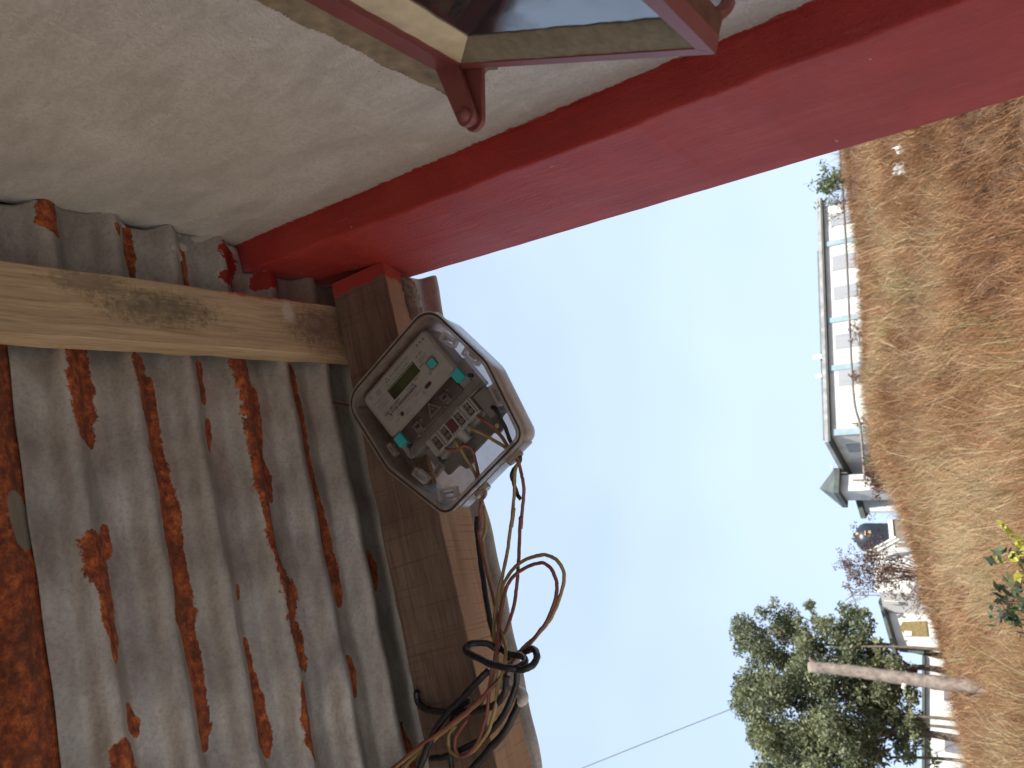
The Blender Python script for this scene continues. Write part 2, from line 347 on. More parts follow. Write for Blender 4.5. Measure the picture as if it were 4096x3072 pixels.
def height(x, y):
    x, y = np.asarray(x, float), np.asarray(y, float)
    r = np.hypot(x, y); az = np.degrees(np.arctan2(x, y)); e = np.interp(az, AZ, EL)
    zc = RC*np.tan(np.radians(e)); front = np.clip(e/6, 0, 1)
    bank = -1.5 + np.clip((r-4.2)/2.9, 0, 1)**1.4*1.35*front
    t = np.clip((r-7.1)/(RC-7.1), 0, 1); t = t + .06*np.sin(np.pi*t)
    z = np.where(r < 7.1, bank, bank + t*(zc-bank))
    z = np.where(r > RC, zc - np.clip(r-RC, 0, 8)*.03 - np.clip(r-60, 0, 400)*.05, z)
    return z + EYE[2] + bumps(x, y)*np.clip((r-4.5)/5, 0, 1)*np.where(r > 26, .55, 1)
def build_terrain():
    rs = np.concatenate([np.linspace(0, 4, 9), np.linspace(4.3, 12, 40), np.linspace(12.3, 40, 80), np.geomspace(42, 4000, 26)])
    azs = np.concatenate([np.linspace(-180, -45, 40), np.linspace(-44, 44, 260), np.linspace(45, 179, 40)])
    rr, aa = np.meshgrid(rs, np.radians(azs), indexing='ij'); x, y = rr*np.sin(aa), rr*np.cos(aa); z = height(x, y)
    nR, nA = rr.shape; vs = np.stack([x, y, z], -1).reshape(-1, 3)
    fs = [(i*nA+j, (i+1)*nA+j, (i+1)*nA+(j+1) % nA, i*nA+(j+1) % nA) for i in range(nR-1) for j in range(nA)]
    b = MB(); b.v = [tuple(p) for p in vs]; b.f = fs
    return tag(b.build('hillside', M_earth, smooth=True), kind='structure')
build_terrain()

def blades(name, P, H, W, lean, tone, mat, kind=None):
    """P root points Nx3, H heights, W widths, lean Nx3 tip offsets -> one mesh of bent blades"""
    n = len(P); a = rng.uniform(0, 2*np.pi, n); side = np.stack([np.cos(a), np.sin(a), np.zeros(n)], 1)*W[:, None]
    up = np.zeros((n, 3)); up[:, 2] = H
    v = np.empty((n, 5, 3)); v[:, 0] = P-side*.5; v[:, 1] = P+side*.5
    mid = P+up*.55+lean*.3; v[:, 2] = mid-side*.38; v[:, 3] = mid+side*.38; v[:, 4] = P+up*.95+lean
    base = np.arange(n)[:, None]*5
    tri = np.concatenate([base+np.array([0, 1, 3]), base+np.array([0, 3, 2]), base+np.array([2, 3, 4])], 1).reshape(-1, 3)
    me = bpy.data.meshes.new(name); me.vertices.add(n*5); me.vertices.foreach_set('co', v.reshape(-1))
    me.loops.add(len(tri)*3); me.loops.foreach_set('vertex_index', tri.reshape(-1).astype(np.int32))
    me.polygons.add(len(tri)); me.polygons.foreach_set('loop_start', np.arange(len(tri), dtype=np.int32)*3); me.polygons.foreach_set('loop_total', np.full(len(tri), 3, np.int32))
    me.update(); at = me.attributes.new('tone', 'FLOAT', 'POINT'); at.data.foreach_set('value', np.repeat(tone, 5).astype(np.float32))
    me.materials.append(mat); o = bpy.data.objects.new(name, me); COL.objects.link(o)
    if kind: o['kind'] = kind
    return o
def make_grass():
    N = 250000; t = rng.random(N); r = 5.0*(35.5/5.0)**(t**.78); az = np.radians(rng.uniform(-27, 23, N))
    tuft = rng.random(N) < .7; cell = np.where(rng.random(N) < .5, .42, .27)
    x, y = r*np.sin(az), r*np.cos(az); ix, iy = np.round(x/cell), np.round(y/cell)
    cx, cy = ix*cell+.17*np.sin(ix*37.1+iy*17.3), iy*cell+.17*np.cos(ix*21.7+iy*29.9)
    tr = np.modf(np.sin(ix*12.9898+iy*78.233)*43758.5453)[0]; k = rng.uniform(.10, .6, N); x = np.where(tuft, cx+(x-cx)*k, x); y = np.where(tuft, cy+(y-cy)*k, y); r = np.hypot(x, y)
    z = height(x, y)-.02
    patch = .5+.5*np.sin(x*.55+1.2*np.sin(y*.4))*np.cos(y*.33+.7*np.sin(x*.6)); patch2 = .5+.5*np.sin(x*1.7+y*.9+2*np.sin(y*.8)); patch3 = .5+.5*np.sin(x*3.3-y*1.4+1.5*np.sin(x*1.1))
    near = np.clip((12-r)/6, 0, 1)
    H = rng.uniform(.12, .50, N)*(.5+.8*patch)*(1+.6*np.where(tuft, tr, 0))*(1+.6*near)*np.where(rng.random(N) < .03, 1.9, 1); W = rng.uniform(.0032, .0085, N)*np.clip(r/9, .8, 2.9)
    a = rng.normal(2.6, 1.3, N)+1.4*np.sin(x*.8+y*.5)+np.where(tuft, tr*2.5, 0); L = H*rng.uniform(.1, 1.5, N); lean = np.stack([np.cos(a)*L, np.sin(a)*L, -L*.3], 1)
    far_ = np.clip((r-13)/12, 0, 1)
    tone = .59+.36*(patch-.5)+.20*(patch2-.5)+.16*(patch3-.5)+np.where(tuft, tr*.34, 0)+rng.normal(0, .16, N)-.13*far_-.18*np.clip((9.5-r)/2.5, 0, 1)*(patch3 > .40)-.08*(patch2 < .18)
    tone = np.clip(tone, 0, .95); tone = np.where(rng.random(N) < .010, .98, tone)
    tone = np.where((np.sin(x*2.1+3*np.sin(y*.35)) > .93) & (rng.random(N) < .22), .97, tone)
    o = blades('dry_grass', np.stack([x, y, z], 1), H, W, lean, tone, M_grass); tag(o, 'dry straw brown grass covering the slope', 'grass', kind='stuff')
make_grass()

# ================================================================== THE HOUSE (wall, pilaster, window)
WX = S                                            # wall plane
XP, YE = .870*S, 2.453*S                          # pilaster face and far end
def WZ(z): return z*S + EYE[2]
house = empty('house', (WX+2, -2, 0), 'shaded house with off-white plaster wall and red painted corner pilaster', 'house')
def hpart(mb, name, mat, parent=house, **k):
    o = mb.build(name, mat, None, **k); o.parent = parent
    o.matrix_parent_inverse = Matrix.Translation(-house.location) if parent is house else parent_inv(parent)
    return o
def parent_inv(p): bpy.context.view_layer.update(); return p.matrix_world.inverted()
wy0, wy1, wz0, wz1 = .40*S, 1.398*S, WZ(.30), WZ(1.185)       # window opening
TOP, BACK, NEAR = 3.35, 5.5, -6.0
wall = MB()
def sub_panel(y0, y1, z0, z1):                                # slab 0.2 m thick
    wall.box((WX, y0, z0), (WX+.2, y1, z1))
sub_panel(NEAR, wy0, 0, TOP); sub_panel(wy1, Y1+.002, 0, TOP); sub_panel(wy0, wy1, wz1, TOP); sub_panel(wy0, wy1, 0, wz0)
hpart(wall, 'wall', M_plaster)
pb_ = MB(); zs_ = np.linspace(0, TOP, 260)
for z_ in zs_:
    k1, k2 = (.0011*math.sin(z_*23)+.0008*math.sin(z_*61+1)+rng.normal(0, .00035) for _ in range(2))
    pb_.v += [(XP+k1, Y1+k2*.6, z_), (XP+k2*.25, YE+k1*.4, z_), (WX+.2, YE, z_), (WX+.2, Y1, z_)]
pb_.f = [(4*i+k, 4*i+(k+1) % 4, 4*i+4+(k+1) % 4, 4*i+4+k) for i in range(259) for k in range(4)]+[(3, 2, 1, 0), (1036, 1037, 1038, 1039)]
hpart(pb_, 'corner_pilaster', M_red, bevel=.003)
hpart(MB().box((WX+.2, YE-.2, 0), (BACK, YE-.004, TOP)), 'end_wall', M_plaster)
hpart(MB().box((BACK, NEAR, 0), (BACK+.2, YE-.004, TOP)), 'far_wall', M_plaster)
hpart(MB().box((WX+.2, NEAR, 0), (BACK, NEAR+.2, TOP)), 'back_wall', M_plaster)
hpart(MB().box((WX-.02, NEAR-.1, TOP+.002), (BACK+.3, YE+.02, TOP+.12)), 'roof_slab', M_cement)

win = empty('window'); win.parent = house; win.matrix_parent_inverse = Matrix.Translation(-house.location)
bpy.context.view_layer.update()
# cement reveal, ragged, proud by 3 mm
def wedge(y0, y1, za, zb, x, n=240, jag=.0006):
    b = MB(); ys = np.linspace(y0, y1, n); j = rng.normal(0, jag, n)+.0015*np.sin(ys*61)+.001*np.sin(ys*147+1)
    vs = [(x, yy, za) for yy in ys]+[(x, yy, zb+jj) for yy, jj in zip(ys, j)]+[(WX+.004, yy, za) for yy in ys]+[(WX+.004, yy, zb+jj) for yy, jj in zip(ys, j)]
    fs = [(i, i+1, n+i+1, n+i) for i in range(n-1)]+[(n+i, n+i+1, 3*n+i+1, 3*n+i) for i in range(n-1)]+[(i, 2*n+i, 2*n+i+1, i+1) for i in range(n-1)]
    return b.add(vs, fs)
hpart(wedge(wy0, 1.452*S, WZ(1.172), WZ(1.252), WX-.003), 'cement_head', M_cement, win)
jb = MB(); zs = np.linspace(WZ(.3), WZ(1.172), 50); jj = rng.normal(0, .0025, 50)+.004*np.sin(zs*40)
jb.add([(WX-.003, 1.395*S, z) for z in zs]+[(WX-.003, 1.438*S+j, z) for z, j in zip(zs, jj)]+[(WX+.004, 1.438*S+j, z) for z, j in zip(zs, jj)],
       [(i, i+1, 51+i, 50+i) for i in range(49)]+[(50+i, 51+i, 101+i, 100+i) for i in range(49)])
hpart(jb, 'cement_jamb', M_cement, win)
# steel frame, set a little proud of the wall: head, far jamb, cill
fx0, fx1 = WX-.007, WX+.03
hpart(MB().box((fx0, wy0, WZ(1.122)), (fx1, 1.394*S, WZ(1.168))), 'frame_head', M_frame, win, bevel=.001)
hpart(MB().box((fx0+.004, 1.372*S, WZ(.31)), (fx1, 1.3945*S, WZ(1.1175))), 'frame_jamb', M_frame, win, bevel=.001)
hpart(MB().box((fx0, wy0, WZ(.27)), (fx1, 1.394*S, WZ(.309))), 'frame_cill', M_frame, win, bevel=.001)
# sash, hung at the top, swung out: local axes A along the wall (towards lens), D down the sash, N out of it
T0 = on_x(1838, 278, .968); YS = T0[1]/S; C2 = on_y(2863, 217, YS); Dv = C2-T0; SL = np.linalg.norm(Dv); Dv = Dv/SL; Av = np.array((0, -1., 0)); Nv = np.cross(Av, Dv); Nv = Nv if Nv[0] < 0 else -Nv
SM = Matrix([[Av[i], Dv[i], Nv[i], T0[i]] for i in range(3)]+[[0, 0, 0, 1]])
SWD = .98*S                                       # sash width along the wall
def spart(mb, name, mat, **k): return hpart(mb_xf(mb), name, mat, win, **k)
def mb_xf(mb): mb.v = [tuple(SM @ Vector(p)) for p in mb.v]; return mb
fw, pw = .0105, .033
g = .0006
spart(MB().hexa([(0,0,-.012),(SWD,0,-.012),(SWD-fw,fw,-.012),(fw,fw,-.012),(0,0,0),(SWD,0,0),(SWD-fw,fw,0),(fw,fw,0)]), 'sash_top_rail', M_frame)
spart(MB().hexa([(0,g,-.012),(fw,fw+g,-.012),(fw,SL-fw-g,-.012),(0,SL-g,-.012),(0,g,0),(fw,fw+g,0),(fw,SL-fw-g,0),(0,SL-g,0)]), 'sash_stile', M_frame)
bw = .020
spart(MB().hexa([(0,SL,-.012),(fw,SL-fw,-.012),(SWD,SL-bw,-.012),(SWD,SL,-.012),(0,SL,0),(fw,SL-fw,0),(SWD,SL-bw,0),(SWD,SL,0)]), 'sash_bottom_rail', M_frame)
spart(MB().box((.0, SL-.003, -.026), (SWD, SL-.0006, -.0125)), 'drip_flange', M_rustwire)
def putty(x0, y0, x1, y1, x2, y2, x3, y3, n=26):    # outer edge (0->1) proud, inner edge (3->2) recessed, lumpy
    b = MB(); vs = []
    for i in range(n):
        t = i/(n-1); j = rng.normal(0, .0006)
        vs += [(x0+(x1-x0)*t, y0+(y1-y0)*t, -.0012+rng.normal(0, .0002)), (x3+(x2-x3)*t+j, y3+(y2-y3)*t+j, -.0085+rng.normal(0, .0002)), (x3+(x2-x3)*t+j, y3+(y2-y3)*t+j, -.012)]
    return b.add(vs, [(3*i, 3*i+3, 3*i+4, 3*i+1) for i in range(n-1)]+[(3*i+1, 3*i+4, 3*i+5, 3*i+2) for i in range(n-1)])
spart(putty(fw, fw, SWD, fw, SWD, fw+pw, fw+pw*.9, fw+pw), 'putty_top', M_putty_cream, smooth=True)
spart(putty(fw, SL-fw, fw, fw, fw+pw*.9, fw+pw, fw+pw*.85, SL-bw-.004), 'putty_side', M_putty_olive, smooth=True)
spart(MB().box((fw, fw, -.0118), (SWD, SL-bw*.6, -.0098)), 'pane', M_glass)
# hinge: two straps meeting at a pin
pin = on_y(1886, 474, YS+.005); e1 = _n(np.cross(pin-T0, (0, 1., 0)))
def strap(y0, y1, a, wa, b_, wb):
    a, b_ = np.array(a), np.array(b_); d = _n(b_-a); w = np.cross(d, (0, 1., 0)); pts = []
    pts += [a+w*wa, a-w*wa]
    for k in range(9):
        t = math.pi*k/8; pts.append(b_-w*wb*math.cos(t)+d*wb*math.sin(t))
    n = len(pts); vs = [(p[0], y0, p[2]) for p in pts]+[(p[0], y1, p[2]) for p in pts]
    return MB().add(vs, [tuple(range(n)), tuple(range(n, 2*n))]+[(i, (i+1) % n, n+(i+1) % n, n+i) for i in range(n)])
hpart(strap((YS-.020)*S, (YS-.004)*S, T0+np.array((.012, 0, .012)), .012, pin, .0095), 'hinge_strap', M_frame, win, bevel=.0008)
hpart(strap((YS+.012)*S, (YS+.026)*S, T0+np.array((.008, 0, -.010)), .013, pin, .0105), 'hinge_strap', M_frame, win, bevel=.0008)
pb = MB(); ax = [np.array((pin[0], yy, pin[2])) for yy in ((YS-.036)*S, (YS-.028)*S, (YS+.034)*S, (YS+.040)*S)]
pb.tube([ax[0], ax[1], ax[2], ax[3]], [.0045, .0066, .0066, .005], 14); hpart(pb, 'hinge_pin', M_frame, win, smooth=True)
hpart(MB().tube(spline([U(.99, 1.60, .50), U(.95, 1.56, .50), U(.93, 1.53, .52)], 4), .006, 7), 'stay_peg', M_frame, win)
# dark flashing added over the joint between roof sheets and wall to blacken gap
FLz = 2.78*S+EYE[2]
hpart(MB().hexa([(.84*S, -.6, FLz-.16*.2845*S+.018), (WX-.001, -.6, FLz+.018), (WX-.001, Y1-.002, FLz+.018), (.84*S, Y1-.002, FLz-.16*.2845*S+.018), (.84*S, -.6, FLz-.16*.2845*S+.03), (WX-.001, -.6, FLz+.03), (WX-.001, Y1-.002, FLz+.03), (.84*S, Y1-.002, FLz-.16*.2845*S+.03)]), 'flashing', M_gasket)
hpart(MB().hexa([(.70*S, Y1-.002, FLz-.30*.2845*S+.018), (XP-.001, Y1-.002, FLz-.13*.2845*S+.018), (XP-.001, YE, FLz-.13*.2845*S+.018), (.70*S, YE, FLz-.30*.2845*S+.018), (.70*S, Y1-.002, FLz-.30*.2845*S+.03), (XP-.001, Y1-.002, FLz-.13*.2845*S+.03), (XP-.001, YE, FLz-.13*.2845*S+.03), (.70*S, YE, FLz-.30*.2845*S+.03)]), 'flashing', M_gasket)

# ================================================================== ROOF SHEETS AND BEAMS
SLOPE = .2845; RD = _n((1, 0, SLOPE)); RN = np.array((-RD[2], 0, RD[0]))       # along slope (towards wall), roof normal (up)
LAM, AMP = .0775, .0120
def roof_pt(x, y, off=0): return np.array((x*S, y*S, (2.78-(1-x)*SLOPE)*S+EYE[2]))+RN*off
def roof_hit(px, py):
    p0 = U(1, 0, 2.78); r = ray(px, py); P = EYE+r*((p0-EYE).dot(RN)/r.dot(RN)); return P[0]/S, P[1]/S
def z3(x, y): return roof_hit(x*1.008, 1400+y*1.008)
def z2(x, y): return roof_hit(x*.7233, 700+y*.7233)
def z4(x, y): return roof_hit(1300+x*.7065, 1900+y*.7065)
RUST = [  # (zoom, [(x, y, half width) ...])
 (z3, [(300,10,46),(320,180,44),(340,320,40),(372,375,10)]), (z3, [(365,790,44),(380,880,36),(412,980,26),(417,1080,28),(440,1150,24),(432,1245,10)]), (z3, [(430,700,18),(428,800,24)]),
 (z3, [(552,40,28),(575,170,24),(618,330,30),(640,470,34),(680,620,32),(692,760,32),(716,900,30),(728,1010,34),(748,1120,32),(772,1250,28),(792,1380,26),(812,1500,26),(816,1570,16)]),
 (z3, [(608,105,10),(632,260,9)]), (z3, [(800,50,12),(815,190,13)]), (z3, [(838,270,8),(840,330,14),(848,385,6)]),
 (z3, [(958,60,30),(985,180,34),(1000,330,28),(1020,480,20),(1050,650,17),(1070,780,18),(1105,880,26),(1142,970,36),(1142,1060,28)]), (z3, [(1168,1120,30),(1185,1225,30)]),
 (z3, [(1010,150,16),(1035,270,12),(1052,410,8),(1075,500,15),(1085,590,8)]), (z3, [(1160,70,15),(1190,200,18),(1220,350,12),(1252,520,11),(1290,680,12),(1330,860,20),(1355,1000,10)]),
 (z3, [(980,1150,10),(1000,1280,15),(1032,1420,25),(1058,1540,30),(1070,1600,14)]), (z3, [(945,935,8),(948,985,8)]), (z3, [(1170,1345,12),(1190,1450,18),(1215,1560,18),(1230,1630,9)]),
 (z3, [(497,1420,12),(520,1480,25),(545,1520,12)]), (z3, [(465,1595,30),(490,1680,38)]), (z3, [(1383,1225,9),(1400,1340,14)]),
 (z4, [(262,440,16),(270,520,34),(285,610,22)]), (z4, [(140,1040,14),(155,1130,20),(168,1240,14)]), (z4, [(10,260,14),(45,460,22),(70,600,24),(95,710,14)]), (z4, [(435,1430,22),(470,1590,30),(480,1700,30)]),
 (z2, [(235,140,44),(250,280,46),(300,330,20)]), (z2, [(698,275,20),(714,420,28),(742,555,16)]), (z2, [(1008,400,12),(1028,520,16),(1045,620,14)]), (z2, [(620,320,18),(625,360,10)]), (z2, [(1270,580,12),(1280,640,12)])]
PW = [(z2, [(935,440,14),(975,445,26)]), (z2, [(1022,390,16)]), (z2, [(1235,380,30),(1275,405,26)]), (z2, [(560,235,16),(610,238,22),(670,275,14)]), (z2, [(760,285,12),(860,285,14),(930,288,16)]), (z2, [(1090,345,14),(1190,345,18)]), (z2, [(985,300,14),(1000,320,10)])]
PR = [(z2, [(1250,450,45),(1265,530,30)]), (z2, [(1235,590,26)]), (z2, [(1440,600,36),(1500,590,26)]), (z2, [(1515,635,16)])]
def field(groups, X, Yv, default=-3):
    """signed blob field over roof coordinates: positive inside a patch, in units of its half width"""
    F = np.full(X.shape, float(default))
    for zf, pts in groups:
        Q = [(*zf(x, y), abs(zf(x+w, y)[1]-zf(x-w, y)[1])/2) for x, y, w in pts]
        if len(Q) == 1: Q = Q*2
        for (xa, ya, wa), (xb, yb, wb) in zip(Q[:-1], Q[1:]):
            d2 = (xb-xa)**2+(yb-ya)**2+1e-9; t = np.clip(((X-xa)*(xb-xa)+(Yv-ya)*(yb-ya))/d2, 0, 1)
            d = np.hypot(X-xa-t*(xb-xa), Yv-ya-t*(yb-ya)); w = (wa+(wb-wa)*t)*1.42; F = np.maximum(F, 1-d/np.maximum(w, 1e-4))
    return F
def sheet(name, y0, y1, x0, xfun, off, mat, nu, nv, skew=lambda v: 0, phase=.5786, wob=.0015, groups=RUST):
    v = np.linspace(y0, y1, nv); vs = np.empty((nu, nv, 3)); XX = np.empty((nu, nv)); YY = np.empty((nu, nv))
    for j, yy in enumerate(v):
        xs = np.linspace(x0, xfun(yy), nu)
        XX[:, j] = xs; YY[:, j] = yy+skew(yy)*(xs-1)
    ph_w = 2*np.pi*(YY*0+v[None, :]*S-phase)/LAM; w = -AMP*(np.cos(ph_w)+.28*np.cos(2*ph_w))+wob*np.sin(XX*7+v[None, :]*9)+.0035*np.sin(XX*3.1+1)+.0015*np.sin(XX*19+v[None, :]*4)
    P = np.stack([XX*S, YY*S, (2.78-(1-XX)*SLOPE)*S+EYE[2]], -1)+RN*(w+off)[..., None]
    b = MB(); b.v = [tuple(p) for p in P.reshape(-1, 3)]; b.f = [(i*nv+j, i*nv+j+1, (i+1)*nv+j+1, (i+1)*nv+j) for i in range(nu-1) for j in range(nv-1)]
    me = bpy.data.meshes.new(name); me.from_pydata(b.v, [], b.f); me.update()
    for nm, gr in (('rust', groups), ('paint_white', PW), ('paint_red', PR)):
        at = me.attributes.new(nm, 'FLOAT', 'POINT'); at.data.foreach_set('value', field(gr, XX, YY).reshape(-1).astype(np.float32))
    for p in me.polygons: p.use_smooth = True
    me.materials.append(mat); o = bpy.data.objects.new(name, me); COL.objects.link(o)
    s = o.modifiers.new('thick', 'SOLIDIFY'); s.thickness = .0008; s.offset = 1
    return o
def upper_end(yy): return .992+.012*math.sin(yy*13) if yy < 1.76 else (.862 if yy < 2.475 else 1.005)
sB = sheet('corrugated_sheet', .835, 3.03, -2.7, upper_end, 0, M_sheet, 420, 200, skew=lambda v: max(0, (v-.835)/2.195)*.118)
tag(sB, 'grey galvanised corrugated roof sheet streaked with orange rust over the meter', 'roof sheet', 'corrugated roof sheets')
GP = [(z3, [(65,590,34),(85,660,46),(100,740,40)]), (z3, [(95,830,10)])]
sA = sheet('corrugated_sheet', -3.4, .93, -2.7, lambda y: .99, .004, M_rustsheet, 120, 400, groups=GP)  # runs on unseen behind the camera, that length added to shade the porch
tag(sA, 'fully rusted brown corrugated roof sheet lapped above the grey one', 'roof sheet', 'corrugated roof sheets')
# rafter: rough square timber, turned a little on its axis
RA, RB, RC_ = np.array((.87, 2.083, 2.569)), np.array((.87, 2.16, 2.307)), np.array((.87, 2.453, 2.399))
rd = _n((.9598, .0645, .2731)); pn = _n(RA-RB); pn = _n(pn-rd*pn.dot(rd)); pt = np.cross(pn, rd); pt = pt if pt[1] > 0 else -pt
o0 = np.array((RB[0]*S, RB[1]*S, RB[2]*S+EYE[2])); hgt = np.linalg.norm(RA-RB)*S; thk = .300*S
RM = Matrix([[rd[i], pt[i], pn[i], o0[i]] for i in range(3)]+[[0, 0, 0, 1]])     # x along (up-slope end at 0), y thickness, z depth
M_rafter = mat_wood('rafter_wood', (.098, .063, .047), (.195, .130, .096), paint_end=(0, -.021, 1, .040, (.34, .035, .03)), under=((.23, .135, .080), (.36, .225, .14)))  # under: brighter light on the bottom face, painted into the wood
def long_box(x0, x1, sy, sz, n=60, jag=.0012, y0=0, z0=0):
    xs = np.linspace(x0, x1, n); vs = []
    for x in xs:
        for (yy, zz) in ((0, 0), (sy, 0), (sy, sz), (0, sz)): vs.append((x, y0+yy+rng.normal(0, jag), z0+zz+rng.normal(0, jag)))
    fs = [(4*i+k, 4*i+(k+1) % 4, 4*i+4+(k+1) % 4, 4*i+4+k) for i in range(n-1) for k in range(4)]+[(3, 2, 1, 0), tuple(4*(n-1)+k for k in range(4))]
    return MB().add(vs, fs)
rafter = empty('rafter', tuple(o0), 'dark brown sawn timber rafter carrying the meter box, red paint at its wall end', 'beam')
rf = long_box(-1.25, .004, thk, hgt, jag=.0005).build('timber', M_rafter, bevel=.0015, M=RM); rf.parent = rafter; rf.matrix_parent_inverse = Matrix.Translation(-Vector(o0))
bk = MB(); n = 40; xs = np.linspace(-.13, -.004, n); cols = 7; vs = []
for i, x in enumerate(xs):
    tap = min(1, (x+.13)/.05)
    for k in range(cols):
        a = k/(cols-1); yy = thk-(.055*tap*(1-a)+.001); zz = -.0015-.006*math.sin(math.pi*min(a*1.2, 1))*tap+rng.normal(0, .0012)
        vs.append((x, yy+rng.normal(0, .001), zz))
bk.add(vs, [(i*cols+k, i*cols+k+1, (i+1)*cols+k+1, (i+1)*cols+k) for i in range(n-1) for k in range(cols-1)])
bo = bk.build('bark', simple('bark', (.16, .115, .085), .95, .55, 90, bump=.8), smooth=True, M=RM); bo.parent = rafter; bo.matrix_parent_inverse = Matrix.Translation(-Vector(o0))
sm = bo.modifiers.new('thick', 'SOLIDIFY'); sm.thickness = .004; sm.offset = 1

# purlin: pale pine plank parallel to the wall
P0 = np.array((.4737*S, 0, 2.498*S+EYE[2])); PM = Matrix([[0, RD[0], RN[0], P0[0]], [1, 0, 0, P0[1]], [0, RD[2], RN[2], P0[2]], [0, 0, 0, 1]])
pw_, ph_ = .2515*S, .1267*S-.012
M_pine = mat_wood('pine', (.34, .235, .14), (.54, .40, .25), mould=[((.45, .050, 0), (.085, .028, .03), (.13, .10, .065)), ((.70, .045, 0), (.07, .04, .03), (.16, .10, .075)), ((.37, .075, 0), (.05, .02, .03), (.19, .14, .09))],
                  paint_end=(1, pw_-.004, 1, .012, (.37, .035, .03)), saw=False)
M_pine = mat_wood('pine', (.34, .235, .14), (.54, .40, .25), mould=[((.45, .050, 0), (.085, .028, .03), (.13, .10, .065)), ((.70, .045, 0), (.07, .04, .03), (.16, .10, .075)), ((.37, .075, 0), (.05, .02, .03), (.19, .14, .09)),
                  ((.60, pw_, 0), (.06, .007, .02), (.36, .035, .03)), ((.66, pw_, 0), (.05, .004, .02), (.36, .035, .03)), ((.645, .068, 0), (.012, .02, .02), (.55, .48, .42))], saw=False)
pu = long_box(-1.6, 2.30*S, pw_, ph_, jag=.0007).build('purlin', M_pine, bevel=.0015, M=PM)
tag(pu, 'pale pine plank purlin under the roof sheets, stained with mould', 'beam')

# ================================================================== METER BOX AND METER
BXF = np.array([[.618, .786, 0], [.172, -.135, -.976], [-.767, .603, -.218]])
for k in range(3): BXF[:, k] = _n(BXF[:, k])
BC = on_y(1743, 1667, 2.0)
BM = Matrix([[BXF[i][0], BXF[i][1], BXF[i][2], BC[i]] for i in range(3)]+[[0, 0, 0, 1]])
def lw(x, y, z): return BC+BXF @ np.array((x, y, z))/1000.0       # local millimetres -> world
mm = .001
def poly(pts): return [(x*mm, y*mm) for x, y in pts]
HEX = [(-94, 120), (94, 120), (105, 0), (77, -107), (-77, -107), (-105, 0)]
OUT = round_poly(poly(HEX), [.030, .030, .05, .018, .018, .05], 8)
box = empty('meter_box', tuple(BC), 'translucent plastic meter box hung crooked on the rafter, without its lid', 'meter box')
box.matrix_world = BM; bpy.context.view_layer.update()
meter = empty('electricity_meter', tuple(BC), 'grey electricity meter with dark display and teal seals inside the box', 'meter')
meter.matrix_world = BM; bpy.context.view_layer.update()
def bpart(mb, name, mat, parent=box, **k):
    o = mb.build(name, mat, None, **k); o.parent = parent
    if parent not in (box, meter): pass
    return o
def shell(outl, zs, scales, th):
    """open tray: outer skin through the rings, inner skin th smaller"""
    b = MB(); n = len(outl); inner = offset_poly(outl, -th)
    rings = [[(x*s, y*s, z) for x, y in outl] for z, s in zip(zs, scales)]+[[(x*s, y*s, z) for x, y in inner] for z, s in zip(zs[::-1], scales[::-1])]
    vs = [p for r in rings for p in r]; fs = []
    for k in range(len(rings)-1):
        if k == len(zs)-1: continue
        fs += [(k*n+i, k*n+(i+1) % n, (k+1)*n+(i+1) % n, (k+1)*n+i) for i in range(n)]
    last = (len(rings)-1)*n; fs += [(i, (i+1) % n, last+(i+1) % n, last+i) for i in range(n)]
    return b.add(vs, fs)
DEP = -.056
bpart(shell(OUT, [-.001, -.03, DEP], [1, .985, .965], .0022), 'tray_wall', M_tray, smooth=False)
back = [(x*.965, y*.965) for x, y in offset_poly(OUT, -.0004)]
bpart(MB().prism(back, DEP-.0035, DEP-.001), 'tray_back', M_trayback)
rim_o, rim_i = offset_poly(OUT, .0035), offset_poly(OUT, -.0025)
gas_o, gas_i = offset_poly(OUT, .0014), offset_poly(OUT, -.0018)
bpart(MB().ring(rim_o, gas_o, -.004, .0012), 'rim', M_tray)
bpart(MB().ring(gas_o, gas_i, -.0015, .0002), 'gasket', M_gasket)
bpart(MB().ring(gas_i, offset_poly(OUT, -.0054), -.004, .0012), 'inner_rim', M_tray)
def lug(cx, cy, ang):
    b = MB(); pts = round_poly(poly([(-12, 0), (12, 0), (6, 15), (-6, 15)]), .003, 3); c, s = math.cos(ang), math.sin(ang)
    q = [(cx*mm+c*x-s*y, cy*mm+s*x+c*y) for x, y in pts]
    b.prism(q, -.034, -.030); o = bpart(b, 'mounting_lug', M_tray)
    h = MB()
    for d in (-2.6, 2.6):
        hx, hy = cx*mm+c*d*mm-s*.009, cy*mm+s*d*mm+c*.009; h.cyl((hx, hy), .0016, -.0305, -.0296, 10)
    bpart(h, 'screw_hole', M_slot, o)
lug(-88, -58, rad(105)); lug(40, 117, rad(0))
def latch(cx, cy, ang, L=26, W=13):
    c, s = math.cos(ang), math.sin(ang); M = Matrix.Translation((cx*mm, cy*mm, 0)) @ Matrix.Rotation(ang, 4, 'Z')
    b = MB()
    o_ = round_poly(poly([(-L/2, -W/2), (L/2, -W/2), (L/2, W/2), (-L/2, W/2)]), .002, 3); i_ = round_poly(poly([(-L/2+5, -W/2+3.5), (L/2-5, -W/2+3.5), (L/2-5, W/2-3.5), (-L/2+5, W/2-3.5)]), .001, 3)
    b.ring(o_, i_, -.018, -.010); b.v = [tuple(M @ Vector(p)) for p in b.v]; p = bpart(b, 'latch', M_tray)
    t = MB().box((-.006, -.001, -.017), (.006, .0025, -.012), M); bpart(t, 'latch_tongue', M_clearpl, p)
latch(81, 68, rad(-72), 26, 14); latch(90, 26, rad(-80), 30, 12); latch(83, -38, rad(76), 30, 13)
latch(-78, -38, rad(-76), 26, 13); latch(-62, -84, rad(-30), 30, 16); latch(-88, 20, rad(-92), 20, 8)
